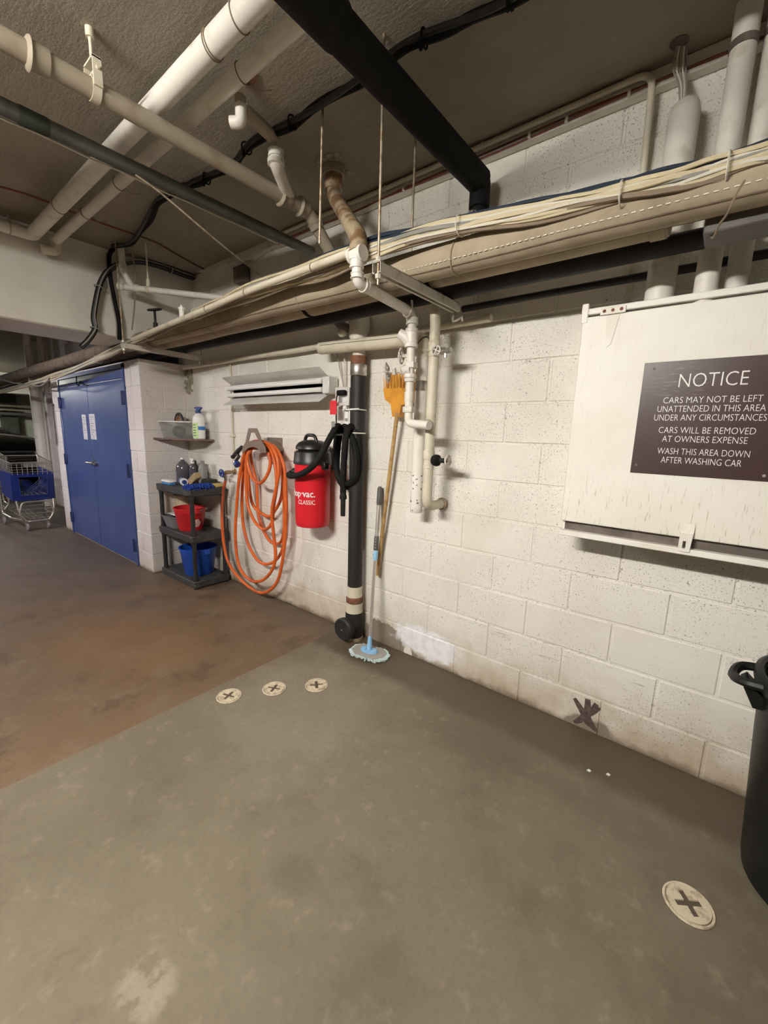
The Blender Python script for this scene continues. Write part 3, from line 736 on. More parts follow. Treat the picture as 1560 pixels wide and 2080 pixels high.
# loose hanging ends
tag(mk('loose_wire', MB().tube(smooth([py(1513,366,-.6), py(1495,395,-.6), py(1480,430,-.58), py(1462,455,-.5), py(1448,483,-.45), py(1438,470,-.4)]), .003, 5), M['cable_brown']), 'thin loose wire dangling under the canvas pipe over the notice cabinet', 'wire')
tag(mk('loose_wire', MB().tube(smooth([py(0,770,-.62), py(30,778,-.62), py(58,781,-.62), py(80,784,-.62), py(95,775,-.62), py(100,768,-.62)]), .008, 6), M['cable_grey']), 'drooping grey cable loop at the far end of the bundle', 'wire')

# trapeze struts and their rods
def strut(u0, v0, u1, v1, zs, label):
    a = pz(u0, v0, zs); b_ = pz(u1, v1, zs); x_ = (a.x+b_.x)/2
    t = thing('trapeze_strut', label, 'bracket', (x_, a.y, zs), 'trapeze struts')
    b = MB()
    b.box(x_-.0205, x_-.018, a.y, b_.y, zs-.02, zs+.02).box(x_+.018, x_+.0205, a.y, b_.y, zs-.02, zs+.02).box(x_-.0205, x_+.0205, a.y, b_.y, zs+.0175, zs+.02)
    b.box(x_-.018, x_-.010, a.y, b_.y, zs-.02, zs-.017).box(x_+.010, x_+.018, a.y, b_.y, zs-.02, zs-.017)
    mk('channel', b, M['strut'], t, 0)
    yr = a.y+.012
    mk('threaded_rod', MB().cyl((x_, yr, zs-.06), (x_, yr, CEIL), .0052, 8), M['rod'], t)
    mk('nut', MB().lathe([(.012, -.008), (.012, .008)], (x_, yr, zs-.03), 'z', 6).lathe([(.012, -.008), (.012, .008)], (x_, yr, zs+.03), 'z', 6).rbox(x_-.02, x_+.02, yr-.015, yr+.015, zs+.02, zs+.024, .001), M['strut'], t)
    mk('end_clip', MB().tube(smooth([(x_-.01, b_.y-.01, zs-.03), (x_-.02, b_.y+.01, zs-.055), (x_+.0, b_.y+.02, zs-.05), (x_+.02, b_.y+.02, zs-.035), (x_+.03, b_.y+.015, zs-.06)]), .006, 6), M['strut'], t)
    return t
strut(770, 541, 922, 627, 2.068, 'white trapeze strut beside the tee, under the canvas pipes')
strut(248, 701, 406, 728, 2.068, 'trapeze strut by the corner of the blue door closet')
def rod(u0, v0, zt, u1, v1, y1, label):
    a = pz(u0, v0, zt); b_ = py(u1, v1, y1)
    return tag(mk('threaded_rod', MB().cyl(a, Vector((a.x+(b_.x-a.x)*.4, a.y+(b_.y-a.y)*.4, b_.z)), .0055, 8), M['rod']), label, 'rod')
rod(656, 197, CEIL, 641, 516, -.60, 'rusty threaded rod hanging left of the rusty elbow')
q = py(836, 492, -.33); tag(mk('threaded_rod', MB().cyl((q.x, -.33, q.z-.05), (q.x+.0, -.33, CEIL), .0055, 8), M['rod']), 'rusty threaded rod close behind the black insulated pipe', 'rod')

# --- rusty elbow, tee, white pvc run and riser with valves
T = py(725, 517, -.70); a = pz(678, 338, CEIL)
t = thing('cast_elbow', 'rusty cast iron elbow leaving a rough plaster hole in the ceiling', 'pipe', a)
run(t, [a, a-Z_*.14, T+Vector((-.015, .03, .075)), T], .037, M['rusty'], .09)
run(t, [a-Z_*.02, a-Z_*.115], .048, M['rusty'], name='hub'); ring(t, a-Z_*.028, Z_, .057, .035, M['pipe_tan'])
pl = MB()
for k in range(26):
    an = random.uniform(0, 2*PI); rr = random.uniform(.02, .105); pl.ball((a.x+rr*math.cos(an), a.y+rr*math.sin(an), CEIL-.001), random.uniform(.012, .028), random.uniform(.012, .028), random.uniform(.004, .012), 8, 5)
o = mk('rough_plaster', pl, M['plaster'], t); o['kind'] = 'stuff'
t = thing('pvc_pipe', 'white plastic pipe with a tee, lying along the cables then dropping to the wall', 'pipe', T)
hp = [py(u, v, -.70) for u, v in ((715,512),(640,540),(500,592),(400,636),(330,664),(270,690))]
run(t, hp, .0165, M['pipe_cream'], .2)
ring(t, T, X_, .032, .075, M['pipe_white'], 'tee')
e = py(735, 565, -.70); e = Vector((T.x+.005, -.70, e.z-.012))
RX, RY = -.645, -.25
run(t, [T, Vector((T.x+.004, T.y, T.z-.05)), e, Vector((RX, RY, 2.055)), Vector((RX, RY, 1.97))], .0235, M['pipe_white'], .055)
ring(t, T-Z_*.035, Z_, .031, .04, M['pipe_white']); ring(t, Vector((e.x, e.y, e.z+.025)), Z_, .030, .022, M['pipe_white']); ring(t, Vector((e.x, e.y+.045, e.z)), Y_, .030, .022, M['pipe_white'])
ring(t, (RX, RY, 2.015), Z_, .033, .03, M['pipe_white'])
mk('pipe_hook', MB().tube(smooth([(RX-.028, RY-.05, 2.10), (RX-.03, RY-.05, 2.06), (RX, RY-.05, 2.025), (RX+.03, RY-.05, 2.06), (RX+.028, RY-.05, 2.10)]), .005, 6), M['pipe_white'], t)
rq = [py(370,645,-.70)]
mk('cleanout', MB().cyl(rq[0], rq[0]+Z_*.045, .017, 10).cyl(rq[0]+Z_*.045, rq[0]+Z_*.06, .022, 10).cyl(rq[0]+Z_*.06, rq[0]+Z_*.075, .008, 6), M['pipe_white'], t)
for u, v in ((710,512),(635,543),(500,594),(420,628)): q = py(u, v, -.70); mk('wire_tie', MB().torus(q, (1,0,-.2), .019, .002, 14, 5), M['cable_brown'], t)

t = thing('valve_riser', 'white riser pipe with two gate valves standing off the wall beside the broom', 'pipe', (RX, RY, 1.5))
zz = lambda v: py(834, v, RY).z
run(t, [(RX, RY, 1.99), (RX, RY, zz(860)), (py(874, 862, RY-.02).x, RY-.03, zz(863)-.003)], .0225, M['pipe_white'], .035)
mk('wye', MB().tube([(RX, RY, zz(676)), (RX, RY, zz(700))], .033, 16).tube([(RX, RY, zz(700)), (RX-.03, RY-.02, zz(684)), (RX-.055, RY-.035, zz(678))], [.03, .03, .026], 14), M['pipe_white'], t)
for v, rr, L in ((672,.034,.02),(702,.035,.022),(742,.037,.03),(764,.034,.022),(770,.03,.03),(832,.033,.03),(806,.026,.05)):
    ring(t, (RX, RY, zz(v)), Z_, rr, L, M['pipe_white'], n=(6 if v in (742, 832) else 16), lip=False)
w1 = py(822, 722, RY); handwheel(t, (RX-.055, RY-.01, zz(722)), (1, .3, 0), .036, M['valve_white'])
mk('valve_stem', MB().cyl((RX, RY, zz(722)), (RX-.07, RY-.015, zz(722)), .010, 8), M['valve_white'], t)
wq = py(786, 757, -.30); vb = Vector((RX, RY, zz(750)))
mk('valve_bonnet', MB().cyl(vb, vb+(wq-vb)*.25, .034, 16).cyl(vb+(wq-vb)*.25, vb+(wq-vb)*.45, .030, 14, .016).cyl(vb+(wq-vb)*.4, wq, .010, 8).cyl(vb+(wq-vb)*.62, vb+(wq-vb)*.76, .020, 6), M['valve_white'], t)
handwheel(t, wq, wq-vb, .046, M['valve_white'], spokes=5)

t = thing('insulated_riser', 'white wrapped pipe elbowing down the wall, its lower end chipped black', 'pipe', (-.65, -.13, 1.0))
ih = [py(652, 708, -.13), py(740, 694, -.13)]
R2X, R2Y = -.650, -.13; zi = py(860, 688, -.13).z
run(t, [(ih[0].x, R2Y, ih[0].z), (R2X, R2Y, zi), (R2X, R2Y, zi-.10)], .038, M['pipe_cream'], .06, 16)
mk('wrap_end', MB().ball((ih[0].x, R2Y, ih[0].z), .02, .038, .038), M['pipe_cream'], t)
run(t, [(R2X, R2Y, zi-.08), (R2X, R2Y, zi-.15)], .026, M['pipe_white'])
ring(t, (R2X, R2Y, zi-.065), Z_, .042, .012, M['pipe_white'], lip=False)
zt = py(856, 730, R2Y).z; zl = py(849, 1010, R2Y).z; ze = py(848, 1040, R2Y).z
run(t, [(R2X, R2Y, zt), (R2X, R2Y, zl+.12)], .036, M['pipe_white'], n=18)
mk('chipped_end', MB().lathe([(.030, ze-.004), (.0345, ze+.006), (.0365, ze+.03), (.0363, zl+.13)], (R2X, R2Y, 0), 'z', 20), M['chipped'], t)
ring(t, (R2X, R2Y, zt+.01), Z_, .039, .03, M['pipe_white']); ring(t, (R2X, R2Y, zi-.02), (1,0,-1), .041, .006, M['cab_dark'], lip=False)
ring(t, (R2X, R2Y, py(852, 785, R2Y).z), Z_, .0368, .06, M['steel'], 'band', lip=False)
sm = MB().tube([(ih[0].x+.03, R2Y-.0365, ih[0].z+.011), (R2X-.12, R2Y-.0365, zi+.016)], .0016, 4); mk('wrap_seam', sm, M['cab_dark'], t, 0)

R3X, R3Y = -.535, -.20
t = thing('cream_riser', 'cream pipe on the wall with two side taps and an elbow into the wall', 'pipe', (R3X, R3Y, 1.0))
zbt = py(870, 1030, R3Y).z
run(t, [(R3X-.02, R3Y+.0, 2.35), (R3X-.015, R3Y, 2.10), (R3X, R3Y, 2.02), (R3X, R3Y, zbt), (py(893, 1030, -.03).x, -.01, zbt-.005)], .027, M['pipe_cream'], .06)
for v, rr, L in ((705,.031,.05),(722,.029,.02),(870,.0275,.006),(800,.0275,.006),(925,.031,.05),(948,.029,.02),(1012,.0275,.006)):
    ring(t, (R3X, R3Y, py(875, v, R3Y).z), Z_, rr, L, M['pipe_cream'], lip=False)
ring(t, (R3X, R3Y-.01, py(875, 862, R3Y).z), Y_, .026, .05, M['pipe_tan'], lip=False)
ring(t, (py(894, 1030, -.03).x, -.014, zbt-.005), Y_, .036, .02, M['rusty'], lip=False, name='escutcheon')
q = py(905, 714, -.21); a = Vector((R3X, R3Y, py(880, 713, R3Y).z))
mk('hose_tap', MB().cyl(a, a+(q-a)*.7, .011, 10).cyl(a+(q-a)*.5, q, .017, 10).cyl(q, q+Vector((.035, -.005, .004)), .013, 10).cyl(q, q-Z_*.03, .009, 8), M['steel'], t)
handwheel(t, a+(q-a)*.45+Vector((0,-.03,0)), (.3, -1, 0), .022, M['valve_white'], r=.004)
q = py(910, 936, -.21); a = Vector((R3X, R3Y, py(876, 935, R3Y).z)); d = (q-a)
mk('black_bell', MB().tube([a+d*.25, a+d*.38, a+d*.50, a+d*.62], [.026, .032, .030, .012], 16), M['black_rubber'], t)
mk('valve_stem', MB().cyl(a, q, .011, 10).cyl(a+d*.55, a+d*.8, .013, 8), M['black_pipe'], t)
handwheel(t, q, d, .026, M['valve_white'], r=.005)
mk('tap_tag', MB().box(q.x-.014, q.x-.010, q.y-.012, q.y+.012, q.z-.012, q.z+.012), M['tag_red'], t, 0)

# --- black drain stack
SX, SY = -1.172, -.078
t = thing('drain_stack', 'black vertical drain pipe with steel coupling, cream bands and a cleanout plug', 'pipe', (SX, SY, 0))
sz = lambda v: py(730, v, SY).z
run(t, [(SX, SY, sz(1200)), (SX, SY, sz(765))], .050, M['black_pipe'], n=22)
ring(t, (SX, SY, sz(752)), Z_, .0535, sz(740)-sz(764), M['steel'], 'steel_coupling', 22, False)
run(t, [(SX, SY, sz(742)), (SX, SY, sz(724))], .052, M['rust'], name='hub', n=20)
run(t, [(SX, SY, sz(726)), (SX, SY, sz(690))], .040, M['pipe_white'], n=18)
mk('upper_fitting', MB().lathe([(.045, sz(690)-.02), (.064, sz(685)), (.066, sz(650)), (.060, sz(640))], (SX, SY, 0), 'z', 20), M['white_paint'], t)
run(t, [(SX, SY, 2.1), (SX, SY, 2.3)], .045, M['white_paint'])
a = Vector((SX, SY, sz(668))); run(t, [a, a+Vector((-.08, -.06, .0)), a+Vector((-.14, -.10, .08))], .028, M['duct_dark'], .05, name='side_branch')
mk('side_plug', MB().ball(a+Vector((-.09,-.06,-.02)), .032, .032, .03), M['white_paint'], t)
for v, rr, L in ((1203,.0545,.075),(1237,.060,.08)): ring(t, (SX, SY, sz(v)), Z_, rr, L, M['pipe_cream'], 'band', 22)
ring(t, (SX, SY, sz(1220)), Z_, .059, .04, M['rust'], 'rust_ring', 22, False)
run(t, [(SX, SY, .0), (SX, SY, sz(1245))], .062, M['black_pipe'], n=22, name='tee')
run(t, [(SX, SY, 0), (SX, SY, .028)], .066, M['rusty'], n=22, name='floor_collar')
zc = .105
mk('cleanout', MB().lathe([(.060, SY-.0), (.064, SY-.075), (.078, SY-.078), (.080, SY-.108), (.070, SY-.118)], (SX-.005, 0, zc), 'y', 26), M['black_pipe'], t)
mk('plug_bolt', MB().ball((SX-.005, SY-.119, zc), .005), M['steel'], t)
# strap and little white plate on the stack
t = thing('pipe_strap', 'white plate and strap clamped to the black drain pipe', 'bracket', (SX, SY, sz(835)))
zp = sz(833); q0 = py(720, 850, SY-.05)
mk('strap', MB().torus((SX, SY, zp), Z_, .053, .0045, 24, 6).torus((SX, SY, sz(880)), Z_, .053, .0045, 24, 6), M['white_paint'], t)
mk('plate', MB().rbox(SX-.085, SX-.052, SY-.035, SY-.03, sz(877), zp+.02, .002), M['white_plastic'], t)
mk('clamp_screw', MB().cyl((SX-.09, SY-.045, zp), (SX+.06, SY-.06, zp+.002), .006, 8).ball((SX-.065, SY-.05, zp+.012), .016), M['white_plastic'], t)
for k in range(3): mk('print_mark', MB().box(SX-.08+.009*k, SX-.074+.009*k, SY-.0355, SY-.0349, sz(850)-.02, sz(850)), M['cab_dark'], t, 0)

# --- vertical pipes at the right, behind the cables
for (u, v, ut, vt, rr, y_, lab, cap) in ((1375, 340, 1386, 205, .050, -.10, 'stout white capped pipe on the wall above the notice cabinet', True),
                                     (1478, 300, 1510, 0, .036, -.16, 'white pipe rising to the ceiling right of the capped pipe', False),
                                     (1545, 280, 1575, 0, .034, -.10, 'white pipe rising to the ceiling farthest along the wall', False)):
    q = py(u, v, y_); z1 = py(ut, vt, y_).z if cap else CEIL
    t = thing('riser_pipe', lab, 'pipe', (q.x, y_, 1.9))
    if cap: mk('pipe_run', MB().lathe([(rr*.98, 1.9), (rr, 2.0), (rr, z1-.05), (rr*.85, z1-.02), (rr*.5, z1-.003), (.004, z1)], (q.x, y_, 0), 'z', 20), M['pipe_white'], t)
    else:
        run(t, [(q.x, y_, 1.9), (q.x, y_, CEIL)], rr, M['pipe_white'], n=18)
        ring(t, (q.x, y_, py(1490, 100, y_).z), Z_, rr*1.08, .025, M['cab_dark'], lip=False)
t = thing('dangling_wires', 'tuft of thin wires dropping from a dark ceiling hole behind the capped pipe', 'wire', pz(1382, 95, CEIL))
for k in range(5):
    a = pz(1375+5*k, 92, CEIL); mk('wire', MB().tube(smooth([a, a+Vector((.002*k-.004, .02, -.06)), Vector((py(1385, 165, -.12).x+.004*k, -.12, 2.66)), Vector((py(1382, 240, -.05).x+.003*k, -.04, 2.45))]), .0035, 6), M['cable_white' if k % 2 else 'cable_grey'], t)
mk('ceiling_hole', MB().lathe([(.03, CEIL-.003), (.028, CEIL+.002)], tuple(pz(1380, 85, CEIL).xy)+(0,), 'z', 14), M['cab_dark'], t)

# --- handwheels showing above the cable bundle
t = thing('gate_valve', 'grey handwheel valve on the wall beside the black pipe drop', 'valve', py(955, 450, -.15))
q = py(955, 447, -.16); handwheel(t, q, (-.25, -1, .1), .040, M['steel'], spokes=3); mk('valve_stem', MB().cyl(q, q+Vector((.04, .12, -.03)), .009, 8).cyl(q+Vector((.02,.06,-.015)), q+Vector((.04,.13,-.03)), .02, 10), M['steel'], t)
mk('pipe_run', MB().cyl((q.x-.02, -.03, 2.1), (q.x-.02, -.03, 2.62), .008, 8), M['pipe_cream'], t)
t = thing('gate_valve', 'dark handwheel valve standing up near the beam', 'valve', px(316, 660, -3.15))
q = py(314, 629, -.5); handwheel(t, q, (.05, -.25, 1), .050, M['black_pipe'], spokes=4); mk('valve_stem', MB().cyl(q, q-Z_*.10, .010, 8).cyl(q-Z_*.10, q-Z_*.2, .018, 10), M['black_pipe'], t)
# --- white waste pipe with wye by the beam
t = thing('beam_waste_pipe', 'white waste pipe with a wye in front of the ceiling beam', 'pipe', px(250, 582, -3.2))
a = px(246, 582, -3.2); b_ = py(455, 606, -.30); up = px(246, 505, -3.2)
run(t, [a, b_], .022, M['pipe_white'])
d = (b_-a).normalized()
run(t, [up+Z_*.12, Vector((up.x, up.y, a.z+.12)), a+d*.12], .024, M['pipe_white'], .06, name='wye')
ring(t, Vector((up.x, up.y, a.z+.15)), Z_, .031, .03, M['pipe_white']); ring(t, a, d, .030, .03, M['pipe_white']); ring(t, a+d*.16, d, .028, .025, M['pipe_white'])
q = px(300, 587, -3.1); q = a+d*.27; ring(t, q, d, .027, .03, M['pipe_cream'])
mk('hanger_rod', MB().cyl(q+Z_*.02, Vector((q.x, q.y, CEIL)), .006, 8).cyl(q+Z_*.02, q+Z_*.075, .014, 10).cyl(Vector((q.x, q.y, CEIL-.07)), Vector((q.x, q.y, CEIL)), .011, 8, .005), M['pipe_cream'], t)
q = py(490, 558, -.04); tag(mk('junction_box', MB().rbox(q.x-.07, q.x+.07, -.07, -.001, q.z-.06, q.z+.06, .004), M['cab_dark']), 'small dark junction box on the wall above the cables', 'box')
# --- pipes past the beam in the dark
for k, (u, v) in enumerate(((60, 735), (86, 725), (94, 722))):
    q = px(u, v, -7.6-k*.2); tag(mk('drop_pipe', MB().cyl((q.x, q.y, 1.95), (q.x, q.y, CEIL), .045, 10), M['pipe_cream']), ['cream drop pipe standing alone past the beam', 'cream drop pipe nearer the drain pair past the beam', 'cream drop pipe behind its twin past the beam'][k], 'pipe')
t = thing('air_duct', 'dark rectangular air duct under the ceiling past the beam', 'duct', (-8.0, -1.6, 2.4))
mk('duct', MB().rbox(-9.5, -6.0, -3.0, -1.25, 2.42, 2.72, .01), M['duct_dark'], t); mk('duct_flange', MB().rbox(-7.02, -6.97, -3.02, -1.23, 2.40, 2.74, .005), M['duct_dark'], t)
tag(mk('drop_pipe', MB().cyl((py(78,850,-.12).x, -.12, 0), (py(78,850,-.12).x, -.12, CEIL), .085, 16), M['pipe_white']), 'stout grey-white floor to ceiling pipe beyond the closet', 'pipe')
tag(mk('drop_pipe', MB().cyl((py(89,850,-.05).x, -.05, 0), (py(89,850,-.05).x, -.05, CEIL), .03, 12), M['pipe_white']), 'slim white floor to ceiling pipe beside the stout one', 'pipe')
q0, q1 = py(107, 822, YR-.02), py(116, 904, YR-.02)
tag(mk('door_stick', MB().cyl(q0, q1, .010, 8).ball(q0, .016), M['cab_dark']), 'thin dark rod leaning on the block beside the blue door', 'rod')

# ---------------------------------------------------------------- lettering
def text_geo(s, ext=0.0, off=0.0):
    cu = bpy.data.curves.new('lettering', 'FONT'); cu.body = s; cu.resolution_u = 3; cu.offset = off; cu.extrude = ext
    o = bpy.data.objects.new('lettering_tmp', cu); COL.objects.link(o); bpy.context.view_layer.update()
    dg = bpy.context.evaluated_depsgraph_get(); me = bpy.data.meshes.new_from_object(o.evaluated_get(dg))
    vs = [v.co.copy() for v in me.vertices]; fs = [tuple(p.vertices) for p in me.polygons]
    bpy.data.objects.remove(o); bpy.data.curves.remove(cu); bpy.data.meshes.remove(me)
    x0, x1 = min(v.x for v in vs), max(v.x for v in vs); y0, y1 = min(v.y for v in vs), max(v.y for v in vs)
    return [((v.x-x0)/(x1-x0), (v.y-y0)/(y1-y0), v.z) for v in vs], fs

# ---------------------------------------------------------------- notice cabinet
CY = -.20; cx0, cx1 = .176, 1.30; cz0, cz1 = 1.084, 1.945
t = thing('notice_cabinet', 'white painted plywood wall cabinet with hinged drop front', 'cabinet', (.7, 0, 1.04))
mk('carcass', MB().rbox(cx0+.01, cx1, CY+.03, 0, cz1-.02, cz1+.01, .003).rbox(cx0, cx0+.02, CY+.03, 0, cz0-.05, cz1+.005, .003).rbox(cx1-.02, cx1, CY+.03, 0, cz0-.05, cz1+.005, .003), M['plywood'], t)
mk('inner_back', MB().box(cx0+.02, cx1-.02, -.02, -.005, cz0-.03, cz1), M['cab_dark'], t, 0)
mk('bottom_board', MB().rbox(cx0+.012, cx1, CY+.022, 0, cz0-.045, cz0+.02, .003), M['cab_dark'], t)
mk('corner_post', MB().rbox(cx0-.006, cx0+.020, CY-.004, CY+.03, cz1-.04, cz1+.035, .003), M['plywood'], t)
mk('top_rail', MB().rbox(cx0+.02, cx1, CY-.004, CY+.03, cz1-.010, cz1+.014, .003), M['plywood'], t)
mk('ledge', MB().rbox(cx0-.004, cx1, CY-.012, CY+.03, cz0-.064, cz0-.040, .003), M['plywood'], t)
dpl = MB().rbox(cx0, cx1, CY-.002, CY+.016, cz0, cz1-.018, .003)
fm, fb, ft = newmat('ply_front')
p_ = ft.pos(); mp = ft.n('ShaderNodeMapping'); ft.l.new(p_, mp.inputs[0]); mp.inputs['Scale'].default_value = (60, 1, 5)
s_ = ft.sep(p_); gn = ft.noise(mp.outputs[0], 3, 4, .6); low = ft.ramp(s_[2], 1.36, 1.07)
crk = ft.math('MULTIPLY', ft.ramp(gn, .60, .68), ft.math('ADD', ft.math('MULTIPLY', low, .8), .12))
base = ft.mix(ft.ramp(ft.noise(p_, 4, 3), .35, .7), (.84,.825,.765), (.79,.765,.69)); base = ft.mix(crk, base, (.36,.30,.22))
base = ft.mix(ft.math('MULTIPLY', low, .25), base, (.66,.60,.48))
ft.l.new(base, fb.inputs['Base Color']); fb.inputs['Roughness'].default_value = .5; ft.l.new(ft.bump(gn, .15, .002), fb.inputs['Normal'])
door_f = mk('drop_front', dpl, fm, t)
q = py(1245, 640, CY)
mk('strap_hinge', MB().rbox(q.x-.045, q.x+.045, CY-.010, CY-.003, cz1-.020, cz1+.006, .002), M['plywood'], t)
for k in (-.030, 0, .030): mk('screw_hole', MB().lathe([(.0065, CY-.0112), (.006, CY-.009)], (q.x+k, 0, cz1-.006), 'y', 10), M['rust'], t)
hl = MB().prism([(q.x-.021, cz1-.022), (q.x-.017, cz1-.13), (q.x-.008, cz1-.142), (q.x+.006, cz1-.13), (q.x+.026, cz1-.022)], CY-.0045, CY-.001, lambda x, z, h: (x, h, z)); mk('hinge_leaf', hl, M['plywood'], t, 0)
h0 = py(1396, 1080, CY)
mk('hasp', MB().prism([(h0.x-.021, h0.z-.022), (h0.x+.021, h0.z-.022), (h0.x+.021, h0.z+.030), (h0.x-.021, h0.z+.030)], CY-.006, CY-.002, lambda x, z, h: (x, h, z)).cyl((h0.x-.021, CY-.008, h0.z-.004), (h0.x+.021, CY-.008, h0.z-.004), .006, 8)
   .prism([(h0.x-.020, h0.z-.075), (h0.x+.016, h0.z-.075), (h0.x+.020, h0.z-.008), (h0.x-.020, h0.z-.008)], CY-.018, CY-.013, lambda x, z, h: (x, h, z), [[(h0.x-.008, h0.z-.062), (h0.x+.002, h0.z-.062), (h0.x+.002, h0.z-.034), (h0.x-.008, h0.z-.034)]]), M['plywood'], t, 0)
# notice sign
sx0, sx1, sz0, sz1 = .419, .846, 1.316, 1.731
sm_, sb_, st2 = newmat('sign_brown'); p_ = st2.pos(); s_ = st2.sep(p_)
mp = st2.n('ShaderNodeMapping'); st2.l.new(p_, mp.inputs[0]); mp.inputs['Rotation'].default_value = (0, .8, 0); mp.inputs['Scale'].default_value = (9, 1, 120)
scr = st2.math('MULTIPLY', st2.ramp(st2.noise(mp.outputs[0], 2.2, 5, .7), .56, .70), ell(st2, s_[0], s_[2], (.52, 1.66), .13, .11, st2.noise(p_, 18, 3), .5, 1.0, .3))
st2.l.new(st2.mix(st2.math('MULTIPLY', scr, .6), (.052,.026,.025), (.42,.36,.34)), sb_.inputs['Base Color']); sb_.inputs['Roughness'].default_value = .34; M['sign_brown'] = sm_
sg = thing('notice_sign', 'brown engraved plastic NOTICE sign about unattended cars on the cabinet front', 'sign', (sx0, CY-.003, sz0))
mk('plate', MB().rbox(sx0, sx1, CY-.0062, CY-.002, sz0, sz1, .001), M['sign_brown'], sg, 0)
def line(s, u0, u1, vt, vb):
    a, b_ = py(u0, (vt+vb)/2, CY-.006), py(u1, (vt+vb)/2, CY-.006); um = (u0+u1)/2; zt, zb = py(um, vt, CY-.006).z, py(um, vb, CY-.006).z
    g, fs = text_geo(s, .02, -.012)
    m_ = MB().add([(a.x+(b_.x-a.x)*x, CY-.0066-.0006*(1 if z > 0 else 0), zb+(zt-zb)*y) for x, y, z in g], fs)
    mk('lettering', m_, M['print_white'], sg, 0, 'white engraved line of text reading '+s.lower())
for s, u0, u1, vt, vb in (('NOTICE',1380,1521,756,784),('CARS MAY NOT BE LEFT',1348,1550,804.5,817.5),('UNATTENDED IN THIS AREA',1336,1556,823,836),('UNDER ANY CIRCUMSTANCES',1329,1558,841.5,854.5),
                          ('CARS WILL BE REMOVED',1338,1536,868,881),('AT OWNERS EXPENSE',1345,1519,886.5,899.5),('WASH THIS AREA DOWN',1335,1524,912.5,925.5),('AFTER WASHING CAR',1342,1507,931,944)):
    line(s, u0, u1, vt, vb)
for u, v in ((1329, 749), (1292, 944)):
    q = py(u, v, CY-.006); mk('screw', MB().lathe([(.005, CY-.0072), (.0045, CY-.0058)], (q.x, 0, q.z), 'y', 10), M['cab_dark'], sg)
mk('screw', MB().lathe([(.005, CY-.0072), (.0045, CY-.0058)], (.815, 0, 1.335), 'y', 10), M['steel'], sg)

# ---------------------------------------------------------------- shop light on the wall (switched off)
t = thing('shop_light', 'unlit white twin tube shop light mounted sideways on the block wall', 'light', (-2.05, 0, 1.75))
lx0, lx1 = -2.665, -1.465
prof = [(-.150,1.868),(-.055,1.812),(-.055,1.700),(-.150,1.642)]
rf = MB(); n = len(prof)
for off in (0, 1):
    for x_ in (lx0, lx1): rf.v += [Vector((x_, y_+.004*off, z_)) for y_, z_ in prof]
for off in (0, 1):
    for k in range(n-1): rf.f.append((off*2*n+k, off*2*n+k+1, off*2*n+n+k+1, off*2*n+n+k))
for e_ in (0, n):
    for k in range(n-1): rf.f.append((e_+k, e_+k+1, 2*n+e_+k+1, 2*n+e_+k))
for k in (0, n-1): rf.f.append((k, n+k, 3*n+k, 2*n+k))
mk('reflector', rf, M['light_metal'], t, 20)
mk('housing', MB().rbox(lx0+.02, lx1-.01, -.055, 0, 1.705, 1.807, .004), M['light_metal'], t)
mk('end_box', MB().rbox(lx1-.02, lx1+.045, -.10, -.01, 1.700, 1.812, .005), M['light_metal'], t)
for z_ in (1.783, 1.728):
    mk('tube', MB().tube([(lx0-.01, -.092, z_), (lx0+.002, -.092, z_), (lx0+.002, -.092, z_), (lx1-.03, -.092, z_)], [.012, .012, .0165, .0165], 14), M['tube_glass'], t)
    mk('tube_cap', MB().cyl((lx1-.075, -.092, z_), (lx1-.025, -.092, z_), .0172, 14), M['white_plastic'], t)
    mk('lamp_holder', MB().rbox(lx0-.022, lx0-.004, -.108, -.05, z_-.016, z_+.016, .003), M['white_plastic'], t)
# outlet box, plug, cords
t = thing('outlet_box', 'grey metal surface outlet box beside the shop light', 'outlet', (-1.325, 0, 1.68))
mk('box', MB().rbox(-1.387, -1.265, -.062, 0, 1.622, 1.735, .004), M['strut'], t)
mk('cover', MB().rbox(-1.391, -1.261, -.068, -.061, 1.618, 1.739, .003), M['light_metal'], t)
for k in range(2):
    for z_ in (1.655, 1.70): mk('socket', MB().rbox(-1.355+.042*k, -1.325+.042*k, -.0705, -.067, z_-.017, z_+.017, .003), M['white_plastic'] if k else M['grey_plastic'], t)
cds = [('feed_cable', 'thin dark feed cable slanting down to the outlet box', [py(683,690,-.05), py(687,730,-.03), py(695,770,-.03), py(698,788,-.03)], .004, 'cable_grey'),
       ('feed_cable', 'thin grey conduit dropping straight into the outlet box', [py(700,710,-.03), py(700,750,-.03), py(700,788,-.03)], .005, 'pipe_cream'),
       ('light_cord', 'short grey cord from the shop light to the outlet box', [Vector((lx1+.04,-.05,1.77)), py(675,775,-.04), py(683,790,-.05)], .0045, 'cable_grey')]
for nm, lb, pts, r_, mm in cds: tag(mk(nm, MB().tube(smooth(pts), r_, 7), M[mm]), lb, 'cord')

# ---------------------------------------------------------------- wall vacuum
VX, VY = -1.525, -.150
KV = .755
t = thing('canister_vacuum', 'red canister wall vacuum with black lid hanging on the block wall', 'vacuum', (VX, 0, .78))
mk('tank', MB().lathe([(0.1132,.785),(0.1193,.795),(0.1223,.83),(0.1253,1.235)], (VX, VY, 0), 'z', 40), M['vac_red'], t)
mk('collar', MB().lathe([(0.1329,1.222),(0.1329,1.240),(0.1299,1.25),(0.1253,1.302),(0.1132,1.312)], (VX, VY, 0), 'z', 40), M['vac_black'], t)
mk('gap_ring', MB().lathe([(0.0982,1.305),(0.0982,1.325)], (VX, VY, 0), 'z', 32), M['black_rubber'], t)
mk('lid', MB().lathe([(0.0906,1.316),(0.1132,1.320),(0.1178,1.326),(0.1140,1.345),(0.0966,1.367),(0.0642,1.382),(0.0076,1.388)], (VX, VY, 0), 'z', 40), M['vac_black'], t)
